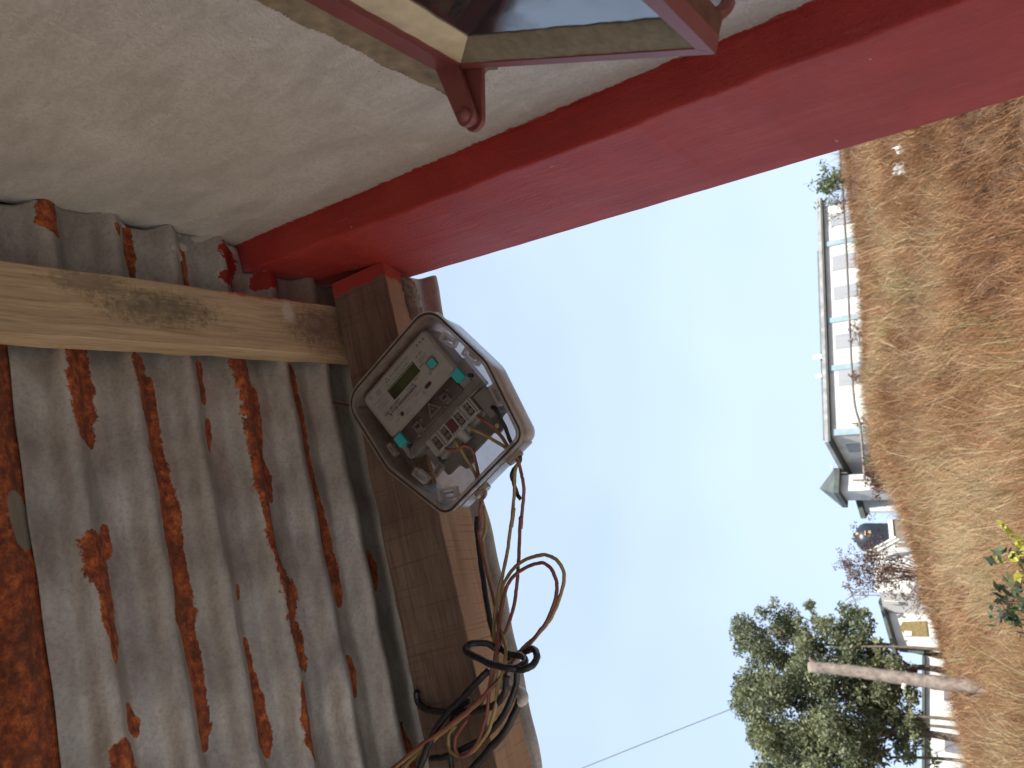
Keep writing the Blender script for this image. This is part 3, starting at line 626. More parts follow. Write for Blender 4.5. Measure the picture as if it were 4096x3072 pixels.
# moulded cable glands in the bottom wall
for gx in (38, -28):
    b = MB(); ro = [(gx*mm+.0125*math.cos(t), -.032+.010*math.sin(t)) for t in np.linspace(0, 2*math.pi, 20, endpoint=False)]; ri = [(gx*mm+(x-gx*mm)*.72, -.032+(z+.032)*.72) for x, z in ro]
    b.ring(ro, ri, 0, .010); b.v = [(x, -.1035-z, y) for x, y, z in b.v]; bpart(b, 'cable_gland', M_tray)
bpart(MB().prism(round_poly(poly([(-66, -104.5), (66, -104.5), (66, -109), (-66, -109)]), .0015, 2), -.046, -.018), 'bottom_lip', M_tray)

# --- the meter (millimetres, same axes as the box)
def mpart(mb, name, mat, parent=meter, **k): return bpart(mb, name, mat, parent, **k)
def plate(x0, x1, y0, y1, z0, z1, r=2, ts=1.0): return MB().prism(round_poly(poly([(x0, y0), (x1, y0), (x1, y1), (x0, y1)]), r*mm, 4), z0*mm, z1*mm, ts)
body = mpart(plate(-81, 66, -8, 111, -54, -22, 6), 'case', M_case, bevel=.002)
mpart(plate(-81, 66, 30, 111, -22, -13, 9, .965), 'front_cover', M_case, bevel=.003)
lab = mpart(plate(-74, 60, 33, 105, -13, -12.2, 4), 'label_plate', M_label)
lcd = mpart(plate(-38, 20, 68.6, 87.4, -12.2, -11.7, .5), 'display', M_lcd)
d = MB()
for k in range(27): d.box(((-35.5+k*2.03)*mm, .0852, -.01168), ((-34.6+k*2.03)*mm, .0861, -.01160))
mpart(d, 'display_marks', M_lcd_dot, lcd)
bars = MB(); x = -53.0; rb = random.Random(5)
while x < 1:
    w = rb.choice((.5, .5, .9, 1.3)); bars.box((x*mm, .0565, -.01215), ((x+w)*mm, .0612, -.01205)); x += w+rb.choice((.5, .6, 1.0))
mpart(bars, 'barcode', M_print, lab)
def text(s, x, y, size, mat, name='print', parent=lab, z=-12.1, sx=1.0):
    cu = bpy.data.curves.new('t', 'FONT'); cu.body = s; cu.size = size*mm; cu.offset = size*mm*.018; o = bpy.data.objects.new('t', cu); COL.objects.link(o)
    me = bpy.data.meshes.new_from_object(o.evaluated_get(bpy.context.evaluated_depsgraph_get())); bpy.data.objects.remove(o); me.name = name
    for v in me.vertices: v.co = Vector((x*mm+v.co.x*sx, y*mm+v.co.y, z*mm))
    me.materials.clear(); me.materials.append(mat); q = bpy.data.objects.new(name, me); COL.objects.link(q); q.parent = parent; return q
text('4812884', -53.5, 62.2, 6.4, M_print, 'serial_number', sx=1.0); text('11/18', -15, 62.2, 6.4, M_print, 'date_print')
text('MM/YY', 3.2, 64.2, 4.6, M_print_soft); text('kWh', 23, 71.5, 4.6, M_print); text('05-30A', 26, 86, 5, M_print_soft)
text('Property of', 24, 81, 3.9, M_print_soft); text('MePDCL', 27, 77, 3.9, M_print_soft); text('S.NO', -66, 62.5, 4.6, M_print_soft); text('CAL', -57, 42.5, 4.2, M_print_soft)
text('Avon Meters Pvt. Ltd.', -22, 97.2, 4.6, M_print_soft, 'maker_print', sx=1.0); text('1-Phase, 2 Wire, ac Static Energy Meter', -38, 90.6, 3.3, M_print_soft, sx=.98)
text('240V, 50Hz, Cl. 1.0 Ref. Temp. 27°C', -47, 52, 3.0, M_print_soft); text('Guarantee', -50, 48.2, 3.0, M_print_soft); text('Optical Port', -10, 48.5, 3.0, M_print_soft)
for (x_, y_, w_) in ((-68, 86.5, 22), (-62, 83, 12), (-66, 79, 20), (-63, 75, 16), (-36, 43, 8), (-38, 39.6, 12)):   # print too small to read
    il = MB(); q_ = x_
    while q_ < x_+w_: e_ = q_+rb.uniform(1.0, 2.6); il.box((q_*mm, y_*mm, -.01215), (e_*mm, (y_+1.3)*mm, -.01205)); q_ = e_+.7
    mpart(il, 'fine_print', M_print_soft, lab)['kind'] = 'stuff'
tri = MB(); a_, b_ = poly([(-33, 95.5), (-24, 95.5), (-28.5, 103)]), poly([(-31, 96.7), (-26, 96.7), (-28.5, 100.8)]); tri.ring(a_, b_, -.01215, -.0120); mpart(tri, 'maker_emblem', M_print_soft, lab)
em = MB(); em.ring(poly([(-55, 91), (-47, 91), (-47, 99), (-55, 99)]), poly([(-54, 92), (-48, 92), (-48, 98), (-54, 98)]), -.01215, -.0120); em.box((-.0525, .0945, -.01215), (-.0495, .0955, -.0120)); em.box((-.0515, .0930, -.01215), (-.0505, .0970, -.01195)); mpart(em, 'standards_emblem', M_print_soft, lab)
for p in ((40, 99), (46.5, 99), (53, 98.5)): mpart(MB().cyl((p[0]*mm, p[1]*mm), .0018, -.0122, -.01195, 12), 'indicator', M_print_soft, lab)
mpart(plate(9, 22, 42.8, 48.4, -12.2, -11.9, 2.75), 'optical_port', M_slot, lab)
mpart(MB().cyl((-.042, .0455), .0033, -.0122, -.0119, 16), 'port_hole', M_slot, lab)
mpart(MB().cyl((-.060, .056), .0056, -.0125, -.0070, 20, .0050), 'push_button', M_case, bevel=.0008)
mpart(MB().cyl((-.0657, .0985), .0034, -.0122, -.0112, 16), 'cover_screw', M_case)
for p in ((29, 55), (3.5, 42)): mpart(MB().cyl((p[0]*mm, p[1]*mm), .0028, -.0122, -.0112, 14), 'dimple', M_case)
def seal(cx, cy, w, h, zt, ang=0, cl=True):
    o = empty('seal'); o.parent = meter; o.location = (cx*mm, cy*mm, 0); o.rotation_euler = (0, 0, ang)
    mpart(plate(-w/2, w/2, -h/2, h/2, -22, zt, 1.2, .96), 'seal_body', M_teal, o, bevel=.0006)
    if cl: mpart(MB().ring(round_poly(poly([(-w/2-1.8, -h/2-1.8), (w/2+1.8, -h/2-1.8), (w/2+1.8, h/2+1.8), (-w/2-1.8, h/2+1.8)]), .0025, 4), round_poly(poly([(-w/2-.3, -h/2-.3), (w/2+.3, -h/2-.3), (w/2+.3, h/2+.3), (-w/2-.3, h/2+.3)]), .0012, 4), -.022, zt*mm-.001), 'seal_socket', M_clearpl, o)
seal(41, 62.6, 12.5, 12.5, -9); seal(57, 23.5, 15, 17, -12, cl=False); seal(-70, 21.5, 15, 17, -12, cl=False)
mpart(plate(-63, 49, 4.5, 31.5, -22, -15.5, 3, .985), 'terminal_cover', M_smoke, bevel=.0015)
wt = MB(); wt.ring(poly([(-15, 10), (9, 10), (-3, 29)]), poly([(-11, 12.2), (5, 12.2), (-3, 25)]), -.0155, -.0150); mpart(wt, 'warning_triangle', simple('moulded_mark', (.115, .095, .088), .4))
wt2 = MB(); wt2.add([(-.0030, .0225, -.0150), (-.0052, .0175, -.0150), (-.0030, .0180, -.0150), (-.0036, .0135, -.0150), (-.0008, .0190, -.0150), (-.0030, .0185, -.0150)], [(0, 1, 2), (3, 4, 5)]); mpart(wt2, 'warning_bolt', simple('moulded_mark', (.115, .095, .088), .4))
for cx in (23, -35):
    b = MB().ring(round_poly(poly([(cx-6, 6), (cx+6, 6), (cx+6, 20), (cx-6, 20)]), .0015, 3), round_poly(poly([(cx-4.2, 8), (cx+4.2, 8), (cx+4.2, 18), (cx-4.2, 18)]), .001, 3), -.0155, -.0095)
    p = mpart(b, 'cover_clip', M_clearpl); mpart(MB().box(((cx-4.2)*mm, .0088, -.0125), ((cx+4.2)*mm, .0125, -.0098)), 'clip_bar', M_clearpl, p)
    mpart(MB().cyl(((cx+8.5)*mm, .019), .0024, -.0155, -.0125, 12), 'clip_boss', M_clearpl, p); mpart(MB().cyl(((cx-8)*mm, .005), .0020, -.0155, -.0125, 12), 'clip_boss', M_clearpl, p)
for p in ((70, 11), (-66, 6)): mpart(MB().cyl((p[0]*mm, p[1]*mm), .0030, -.022, -.0145, 14), 'seal_screw', M_navy)
mpart(plate(-72, 76, -7, 5, -24, -18, 2), 'lower_lip', M_clearpl, bevel=.001)
mpart(plate(60, 77, -9, 40, -36, -24, 2), 'side_flange', M_clearpl)
tb = mpart(plate(-46, 47, -33, -6, -54, -20, 1.5), 'terminal_block', M_terminal, bevel=.0012)
mpart(plate(-46, 47, -38.5, -33, -54, -30, 1.2), 'terminal_step', M_terminal, bevel=.001)
mpart(MB().prism(poly([(48, -8), (72, -10), (75, -40), (66, -52), (48, -50)]), -.054, -.026, .97), 'side_wing', M_terminal_d, bevel=.0015)
mpart(MB().prism(poly([(-47, -10), (-50, -36), (-62, -40), (-60, -12)]), -.054, -.030, .97), 'side_wing', M_terminal_d, bevel=.0015)
fl = round_poly(poly([(-60, -38), (66, -38), (62, -52), (54, -54), (52, -66), (36, -67), (33, -60), (-11, -60), (-15, -68), (-32, -69), (-36, -57), (-60, -56)]), .002, 3)
mpart(MB().prism(fl, -.050, -.042), 'base_flange', M_terminal_d, bevel=.001)
for p in ((44, -58.5), (-24, -60)): mpart(MB().ring([(p[0]*mm+.0062*math.cos(t), p[1]*mm+.0062*math.sin(t)) for t in np.linspace(0, 6.2832, 18, endpoint=False)], [(p[0]*mm+.0036*math.cos(t), p[1]*mm+.0036*math.sin(t)) for t in np.linspace(0, 6.2832, 18, endpoint=False)], -.042, -.0395), 'fixing_lug', M_terminal_d)
for p, mt in (((44, -58.5), M_white), ((-24, -60), M_screw)): mpart(MB().cyl((p[0]*mm, p[1]*mm), .0034, -.0419, -.0405, 14), 'fixing_screw', mt)
for cx in (37, 18, -11, -30):
    s_ = mpart(plate(cx-4.6, cx+4.6, -29, -11, -20.4, -19.7, .6), 'terminal_slot', M_slot)
    for cy in (-15.5, -24):
        sc = mpart(MB().cyl((cx*mm, cy*mm), .0037, -.0199, -.0186, 14), 'terminal_screw', M_screw, s_)
        a = rb.uniform(0, 3); c, s2 = math.cos(a), math.sin(a); M_ = Matrix.Translation((cx*mm, cy*mm, 0)) @ Matrix.Rotation(a, 4, 'Z')
    for sd in (-1, 1): mpart(MB().box(((cx+sd*6.4-1.1)*mm, -.031, -.0202), ((cx+sd*6.4+1.1)*mm, -.008, -.0165)), 'terminal_rib', M_terminal, s_)
    mpart(MB().ring([(cx*mm+.0052*math.cos(t), -.0305+.0052*math.sin(t)*.9) for t in np.linspace(0, 6.2832, 16, endpoint=False)], [(cx*mm+.0034*math.cos(t), -.0305+.0034*math.sin(t)*.9) for t in np.linspace(0, 6.2832, 16, endpoint=False)], -.0299, -.0255), 'wire_socket', M_terminal, s_)
mpart(plate(-4.5, 9.5, -28, -10, -20.4, -17.6, 3.5), 'centre_plug', M_maroon, bevel=.0008)
mpart(MB().tube([(.0025, -.030, -.026), (.0025, -.047, -.030)], [.0078, .0072], 18), 'plug_barrel', M_terminal, smooth=False)
mpart(MB().cyl((-.010, -.0445), .0030, -.0420, -.0405, 14), 'grey_bung', M_navy)

# ================================================================== WIRES
def zz1(x, y): return 1300+x*.60278, 1150+y*.60278
def zz4(x, y): return 1300+x*.7065, 1900+y*.7065
def w1(x, y, Y): return on_y(*zz1(x, y), Y)
def w4(x, y, Y): return on_y(*zz4(x, y), Y)
def wire(pts, r, mat, name, label, group='meter wires', flat=None):
    P_ = spline(pts, 7); K = len(P_); jt = np.cumsum(rng.normal(0, .00045, (K, 3)), 0); jt -= np.linspace(0, 1, K)[:, None]*jt[-1]; P_ = [p+q*.6 for p, q in zip(P_, jt)]
    r = r*(.86 if mat == 'black' else .92); o = MB().tube(P_, r*(1+rng.normal(0, .03, K)), 9).build(name, M_wire[mat], smooth=True); return tag(o, label, 'wire', group)
wire([lw(37, -30, -27), lw(41, -42, -20), lw(46, -58, -22), lw(44, -80, -28), lw(41, -100, -32), lw(39, -116, -34), w1(1300, 1200, 2.17), w1(1322, 1300, 2.17), w1(1320, 1420, 2.17), w1(1306, 1600, 2.16),
      w4(1116, 250, 2.15), w4(1108, 450, 2.13), w4(1096, 600, 2.11), w4(1072, 740, 2.08), w4(1030, 870, 2.04), w4(985, 970, 2.0), w4(955, 1080, 1.96), w4(935, 1200, 1.94), w4(880, 1300, 1.93), w4(770, 1390, 1.92), w4(620, 1500, 1.91), w4(480, 1610, 1.90), w4(330, 1740, 1.88)],
     .0026, 'red', 'wire', 'red wire from right gland of the meter box, hanging furthest out over the sky', )
wire([lw(18, -30, -27), lw(22, -44, -20), lw(28, -62, -24), lw(35, -88, -30), lw(36, -103, -32), lw(36, -117, -34), w1(1262, 1240, 2.16), w1(1258, 1400, 2.16), w1(1238, 1600, 2.15),
      w4(1070, 200, 2.14), w4(1045, 350, 2.13), w4(1020, 520, 2.11), w4(985, 690, 2.08), w4(962, 850, 2.04), w4(966, 960, 2.0), w4(985, 1060, 1.95), w4(970, 1160, 1.93), w4(900, 1270, 1.92), w4(790, 1370, 1.91), w4(650, 1480, 1.90), w4(520, 1590, 1.89), w4(380, 1730, 1.87)],
     .0026, 'yellow', 'wire', 'yellow wire from right gland, hanging straight beside the red one')
wire([lw(61, -40, -27), lw(64, -50, -22), lw(58, -72, -24), lw(46, -98, -30), lw(41, -117, -34), w1(1240, 1230, 2.17), w1(1252, 1300, 2.18), w1(1275, 1360, 2.19), w1(1300, 1405, 2.19)], .0032, 'black', 'wire', 'short black cut-off wire end hanging below the right gland')
wire([lw(-11, -30, -27), lw(-9, -42, -20), lw(-12, -60, -22), lw(-20, -85, -30), lw(-26, -102, -32), lw(-28, -116, -34), w1(1035, 1420, 2.19), w4(905, 200, 2.20), w4(912, 290, 2.21), w4(895, 370, 2.22), w4(905, 470, 2.20), w4(935, 590, 2.17), w4(955, 690, 2.13), w4(975, 800, 2.08), w4(1000, 900, 2.03), w4(1015, 990, 1.97), w4(1000, 1090, 1.93), w4(960, 1200, 1.92), w4(950, 1320, 1.91), w4(915, 1440, 1.91), w4(850, 1540, 1.91), w4(770, 1590, 1.91), w4(700, 1560, 1.91), w4(695, 1480, 1.91), w4(740, 1420, 1.91)],
     .0025, 'yellow', 'wire', 'yellow wire from left gland, ending in a small loop below the knot')
wire([lw(-30, -30, -27), lw(-26, -38, -20), lw(-14, -50, -18), lw(-4, -52, -20), lw(0, -62, -24), lw(-10, -80, -30), lw(-24, -102, -32), lw(-30, -116, -34), w1(1050, 1400, 2.18), w4(885, 190, 2.19), w4(893, 280, 2.20), w4(880, 350, 2.21), w4(925, 540, 2.18), w4(965, 690, 2.13), w4(985, 800, 2.07), w4(990, 900, 2.02), w4(970, 1020, 1.96), w4(940, 1150, 1.93), w4(925, 1300, 1.91), w4(895, 1430, 1.91), w4(850, 1530, 1.91), w4(790, 1580, 1.91), w4(745, 1550, 1.91), w4(745, 1470, 1.91), w4(800, 1390, 1.91)],
     .0025, 'red', 'wire', 'red wire from left gland, bent over once inside the box')
wire([w4(1010, 940, 2.02), w4(990, 860, 2.05), w4(1000, 730, 2.08), w4(1022, 610, 2.10), w4(1095, 510, 2.10), w4(1215, 450, 2.10), w4(1310, 480, 2.10), w4(1352, 570, 2.10), w4(1335, 680, 2.09), w4(1290, 790, 2.07), w4(1215, 890, 2.05), w4(1130, 970, 2.01), w4(1050, 1055, 1.96), w4(985, 1150, 1.92), w4(890, 1265, 1.91), w4(760, 1375, 1.90), w4(620, 1480, 1.89), w4(500, 1570, 1.88), w4(330, 1710, 1.86)],
     .0026, 'yellow', 'wire', 'yellow wire making the outer of two wide loops against the sky')
wire([w4(1000, 960, 2.02), w4(995, 850, 2.04), w4(1018, 700, 2.07), w4(1045, 610, 2.09), w4(1110, 540, 2.09), w4(1220, 495, 2.09), w4(1285, 535, 2.09), w4(1315, 620, 2.09), w4(1300, 720, 2.08), w4(1250, 830, 2.06), w4(1180, 920, 2.03), w4(1110, 1000, 1.98), w4(1020, 1110, 1.94), w4(940, 1200, 1.91), w4(830, 1310, 1.90), w4(700, 1410, 1.89), w4(570, 1505, 1.88), w4(430, 1620, 1.87), w4(300, 1740, 1.85)],
     .0026, 'red', 'wire', 'red wire making the inner of two wide loops against the sky')
# black service cable along the underside of the rafter, knotted round the bundle
wire([w4(862, 235, 2.26), w4(868, 330, 2.25), w4(885, 450, 2.23), w4(905, 580, 2.20), w4(928, 720, 2.16), w4(955, 850, 2.11), w4(990, 950, 2.06), w4(1050, 1010, 2.0), w4(1130, 1030, 1.97), w4(1150, 1070, 1.93), w4(1090, 1105, 1.89), w4(1000, 1090, 1.88), w4(910, 1060, 1.88), w4(830, 1020, 1.90), w4(795, 985, 1.92), w4(840, 955, 1.95), w4(930, 960, 1.98), w4(990, 1000, 2.0)], .0048, 'black', 'cable', 'thick black cable run under the rafter and knotted round the wires')
wire([w4(1040, 1040, 2.0), w4(1110, 1010, 2.0), w4(1175, 985, 1.97), w4(1200, 1020, 1.94), w4(1180, 1075, 1.90), w4(1120, 1105, 1.88), w4(1040, 1090, 1.90)], .0048, 'black', 'cable', 'black cable ring at the knot, sticking out over the sky')
wire([w4(930, 1100, 1.95), w4(860, 1170, 1.93), w4(780, 1260, 1.92), w4(700, 1340, 1.91), w4(630, 1440, 1.90), w4(580, 1550, 1.89), w4(520, 1700, 1.88)], .0052, 'black', 'cable', 'thick black cable running down left from the knot')
wire([w4(1030, 1130, 1.93), w4(1020, 1220, 1.92), w4(960, 1290, 1.92), w4(850, 1330, 1.93), w4(710, 1340, 1.94), w4(600, 1325, 1.95), w4(540, 1300, 1.95), w4(518, 1265, 1.95), w4(522, 1225, 1.95)], .0050, 'black', 'cable', 'black cable end curled back over the rafter side')
wire([w4(1085, 1100, 1.97), w4(1075, 1180, 1.97), w4(1050, 1260, 1.96), w4(990, 1370, 1.95), w4(900, 1470, 1.94), w4(800, 1530, 1.93), w4(690, 1590, 1.92), w4(600, 1605, 1.92)], .0046, 'black', 'cable', 'black cable sagging beneath the knot to its cut end')
wire([w4(1105, 1270, 2.0), w4(1080, 1340, 1.99), w4(1020, 1450, 1.97), w4(930, 1560, 1.95), w4(790, 1720, 1.92)], .0056, 'black', 'cable', 'black cable held by the white clip')
wire([w4(820, 1270, 1.95), w4(740, 1340, 1.94), w4(712, 1430, 1.93), w4(712, 1560, 1.92), w4(725, 1720, 1.91)], .0040, 'black', 'cable', 'thin black cable dropping straight from the bundle')
cl_ = MB().tube(spline([w4(1005, 1195, 2.05), w4(1070, 1210, 2.03), w4(1120, 1235, 2.0), w4(1125, 1275, 1.98), w4(1105, 1290, 1.98)], 5), .0055, 8).build('cable_clip', M_white, smooth=True); tag(cl_, 'small white plastic clip holding the black cable', 'clip')
nl = MB().tube([w1(55, 765, 2.02), w1(160, 785, 1.97), w1(255, 800, 1.95)], [.0018, .0020, .0020], 8).build('nail', M_rustwire, smooth=True); tag(nl, 'rusty brown nail sticking into the left edge of the meter box', 'nail')
# lead seal tag on a twisted wire inside the box
sw = MB().tube(spline([lw(-66, 6, -16), lw(-72, -6, -14), lw(-74, -22, -14), lw(-68, -38, -14), lw(-58, -48, -14)], 6), .0005, 5).build('seal_wire', M_rustwire)
st = empty('seal_tag', tuple(lw(-52, -50, -14)), 'small grey plastic seal tag on thin wire, lower left inside the box', 'tag')
TM = BM @ Matrix.Translation((-.052, -.050, -.014)) @ Matrix.Rotation(rad(8), 4, 'Z')
q = MB().box((-.010, -.006, -.001), (.010, .006, .001)).build('tag_plate', M_clearpl, M=TM, bevel=.0004); q.parent = st; q.matrix_parent_inverse = Matrix.Translation(-st.location)
q = MB()
for k in range(8): q.box((-.0075+k*.002, -.003, .0011), (-.0064+k*.002, .003, .0013))
q = q.build('tag_marks', M_print, M=TM); q.parent = st; q.matrix_parent_inverse = Matrix.Translation(-st.location)
sw.parent = st; sw.matrix_parent_inverse = Matrix.Translation(-st.location)

# ================================================================== BEYOND THE CREST
def gz(x, y): return float(height(x, y))
def azp(px, py, D): p = far(px, py, D); return np.array((p[0], p[1]))
def zat(px, py, D): return far(px, py, D)[2]
M_limewash = simple('limewash', (.56, .57, .545), .85, .16, 1.6); M_bluetrim = simple('blue_trim', (.25, .34, .385), .7, .15, 2)
M_fascia = simple('weathered_fascia', (.30, .31, .315), .8, .3, 3); M_tinroof = simple('dark_tin', (.07, .085, .08), .6, .35, 2); M_brownroof = simple('brown_tin', (.14, .12, .10), .7, .3, 2)
M_shutter = simple('grey_shutter', (.165, .17, .20), .7, .15, 3); M_winframe = simple('window_trim', (.29, .305, .33), .7); M_darkpane = simple('dark_pane', (.10, .09, .105), .25)
M_greywall = simple('grey_render_and_shade', (.52, .53, .53), .85, .1, 1.5); M_tank = simple('tank_plastic', (.018, .024, .036), .35, .2); M_yellowp = simple('yellow_print', (.45, .30, .12), .6)  # grey_render: on the gabled house's side wall this grey stands for shade
M_conc = simple('old_concrete', (.20, .165, .13), .9, .3, 3); M_blind = simple('woven_blind', (.20, .15, .06), .85, .25, 8); M_steel = simple('dull_steel', (.15, .15, .16), .5, .2, 10); M_pole = simple('old_timber', (.22, .17, .13), .9, .3, 6)

def wallbox(P, Q, back, z0, z1):
    """box on plan line P->Q, going back by vector back"""
    P, Q, b = np.array(P), np.array(Q), np.array(back)
    pl = [P, Q, Q+b, P+b]; return MB().hexa([(*p, z0) for p in pl]+[(*p, z1) for p in pl])
class Facade:
    def __init__(s, P, Q): s.P = np.array(P); s.Q = np.array(Q); d = s.Q-s.P; s.L = np.linalg.norm(d); s.u = d/s.L; s.n = np.array((s.u[1], -s.u[0])); s.n = s.n if s.n.dot(-s.P) > 0 else -s.n
    def hit(s, px, py): r = ray(px, py); t = s.P.dot(s.n)/(r[0]*s.n[0]+r[1]*s.n[1]); p = EYE+r*t; return (np.array((p[0], p[1]))-s.P).dot(s.u), p[2]
    def slab(s, a0, a1, z0, z1, o0, o1):
        c = [s.P+s.u*a0+s.n*o0, s.P+s.u*a1+s.n*o0, s.P+s.u*a1+s.n*o1, s.P+s.u*a0+s.n*o1]; return MB().hexa([(*p, z0) for p in c]+[(*p, z1) for p in c])

# ---- the long white building on the crest
FL = azp(3400, 1738, 40); ez = zat(3326, 1735, 40); _r = ray(3293, 812); FR = azp(3340, 806, (ez-EYE[2])/_r[2]*math.hypot(_r[0], _r[1])); BL = azp(3420, 1915, 44.0); BR = FR+(BL-FL)
gz0 = ez-3.3
school = empty('long_building', (*((FL+FR)/2), gz0), 'long white single-storey building with blue trim and grey shutters on the hill crest', 'building')
def sp(mb, name, mat, parent=school, root=school, **k):
    o = mb.build(name, mat, None, **k); o.parent = parent; o.matrix_parent_inverse = Matrix.Translation(-root.location); return o
sp(MB().hexa([(*p, gz0) for p in (FL, FR, BR, BL)]+[(*p, ez) for p in (FL, FR, BR, BL)]), 'wall', M_limewash)
fc = Facade(FL, FR)
def oh(p, q, k): return p+_n(p-q)*k
cen = (FL+FR+BL+BR)/4
def grow(k): return [p+_n(p-cen)*k for p in (FL, FR, BR, BL)]
f0 = [FL-fc.u*.35+fc.n*.22, FR+fc.u*.35+fc.n*.22, BR+fc.u*.45-fc.n*.5, BL-fc.u*.55-fc.n*.3]
zf0, zf1 = ez+.02, ez+.30
sp(MB().hexa([(*p, zf0) for p in f0]+[(*p, zf0+.09) for p in f0]), 'soffit_shade', M_tinroof)  # dark slab; the eave shadow is put into its colour
f1 = [p+_n(p-cen)*.05 for p in f0]
sp(MB().hexa([(*p, zf0+.092) for p in f1]+[(*p, zf1) for p in f1]), 'fascia', M_fascia)
rz = zat(3262, 1300, 43.5); mid0 = (FL*.5+BL*.5)+fc.u*1.2; mid1 = (FR*.5+BR*.5)-fc.u*1.2
rv = [(*p, zf1+.003) for p in f1]+[(*mid0, rz), (*mid1, rz)]
sp(MB().add(rv, [(0, 1, 5, 4), (1, 2, 5), (2, 3, 4, 5), (3, 0, 4), (3, 2, 1, 0)]), 'roof', M_brownroof)
sp(MB().tube([(*(mid0-fc.u*.1), rz+.02), (*(mid1+fc.u*.1), rz+.02)], .10, 8), 'ridge_cap', M_tinroof)
for (px, py) in ((3190+.3617*430, 972), (3200+.3617*480, 1276), (3200+.3617*500, 1468)):
    a, _ = fc.hit(px, py); sp(fc.slab(a-.16, a+.16, gz0, ez, .002, .09), 'pilaster', M_bluetrim)
sp(fc.slab(-.03, .32, gz0, ez, .002, .09), 'pilaster', M_bluetrim); sp(fc.slab(fc.L-.22, fc.L+.03, gz0, ez, .002, .09), 'pilaster', M_bluetrim)
for i, (ya, yb, xa, xb, st) in enumerate(((862, 912, 3313, 3400, 1), (1028, 1088, 3320, 3412, 0), (1150, 1204, 3325, 3412, 0), (1341, 1400, 3331, 3424, 1), (1481, 1546, 3344, 3450, 2))):
    m_ = (ya+yb)/2; a1, zt = fc.hit(xa+9, ya); a0, _ = fc.hit(xa, yb); zb = zt-1.2
    w = sp(fc.slab(a0, a1, zb, zt, .003, .05), 'window', M_winframe)
    n_ = 3 if st != 2 else 2; ww = (a1-a0)/n_
    for k in range(n_):
        mat = (M_shutter if (st == 0 or k != 1) else M_winframe) if st != 2 else M_darkpane
        sp(fc.slab(a0+k*ww+.06, a0+(k+1)*ww-.06, zb+.08, zt-.08, .052, .075), 'shutter' if st != 2 else 'pane', mat, w)
    if st == 2:
        for k in range(5): sp(fc.slab(a0+.1+k*(a1-a0-.2)/4-.015, a0+.1+k*(a1-a0-.2)/4+.015, zb+.05, zt-.05, .08, .10), 'window_bar', M_winframe, w)
fe = Facade(BL, FL)
a, b = fe.hit(3392, 1785)[0], fe.hit(3400, 1803)[0]; a, b = min(a, b), max(a, b)
w = sp(fe.slab(a-.1, b+.2, ez-1.75, ez-.45, .003, .05), 'window', M_winframe)
for k in range(2): sp(fe.slab(a-.04+k*(b-a+.3)/2, a-.04+(k+1)*(b-a+.3)/2-.08, ez-1.68, ez-.52, .052, .07), 'shutter', M_shutter, w)
for nm, px, py, D, s_ in (('vent_box', 3267, 1428, 43.6, .25), ('vent_box', 3273, 1505, 43.4, .18)):
    p = far(px, py, D); sp(MB().box((p[0]-s_/2, p[1]-s_/2, p[2]-s_*1.2), (p[0]+s_/2, p[1]+s_/2, p[2]+s_*.8)), nm, M_white)

# ---- tower with pyramid roof, low wing beside it
A, B, C = azp(3440, 1897, 42.0), azp(3440, 1962, 41.5), azp(3440, 2001, 42.6); Dd = A+(C-B)
zt = zat(3358, 1960, 41.5); zb_ = zt-5; tower = empty('tower', (*B, zb_), 'narrow white square tower with dark pyramid roof left of the long building', 'tower')
sp(MB().hexa([(*p, zb_) for p in (A, B, C, Dd)]+[(*p, zt) for p in (A, B, C, Dd)]), 'wall', M_limewash, tower, tower)
tc_ = (A+B+C+Dd)/4; R4 = [p+_n(p-tc_)*.42 for p in (A, B, C, Dd)]; ap = zat(3270, 1938, 42)
sp(MB().add([(*p, zt-.04) for p in R4]+[(*p, zt+.22) for p in R4]+[(*tc_, ap)], [(3, 2, 1, 0), (0, 1, 5, 4), (1, 2, 6, 5), (2, 3, 7, 6), (3, 0, 4, 7), (4, 5, 8), (5, 6, 8), (6, 7, 8), (7, 4, 8)]), 'roof', M_tinroof, tower, tower)
p = far(3350, 1893, 41.8); sp(MB().tube(spline([p+np.array((0, 0, -.5)), p+np.array((.05, 0, 0)), p+np.array((.3, 0, .25))], 5), .03, 6), 'lamp_bracket', M_steel, tower, tower)
sp(MB().box(tuple(p+np.array((.26, -.06, .18))), tuple(p+np.array((.42, .06, .30)))), 'lamp_head', M_white, tower, tower)
E_, G = azp(3500, 1990, 43.6), azp(3500, 2050, 43.0); zl = zat(3440, 2000, 43.4); zl2 = zat(3455, 2052, 43.0)
wing = empty('low_wing', (*G, zl2-3), 'low grey-white wing with sloping dark roof left of the tower', 'building')
bk2 = np.array((.6, 2.5)); wv = [E_, G, G+bk2, E_+bk2]
sp(MB().hexa([(*p, zl2-3) for p in wv]+[(*wv[0], zl), (*wv[1], zl2), (*wv[2], zl2), (*wv[3], zl)]), 'wall', M_greywall, wing, wing)
dv = _n(G-E_); rq = [E_-dv*.1+np.array((0, -.3)), G+dv*.35+np.array((0, -.3)), G+dv*.35+bk2, E_-dv*.1+bk2]
sp(MB().hexa([(*p, z+.01) for p, z in zip(rq, (zl, zl2-.2, zl2-.2, zl))]+[(*p, z+.26) for p, z in zip(rq, (zl, zl2-.2, zl2-.2, zl))]), 'roof', M_tinroof, wing, wing)
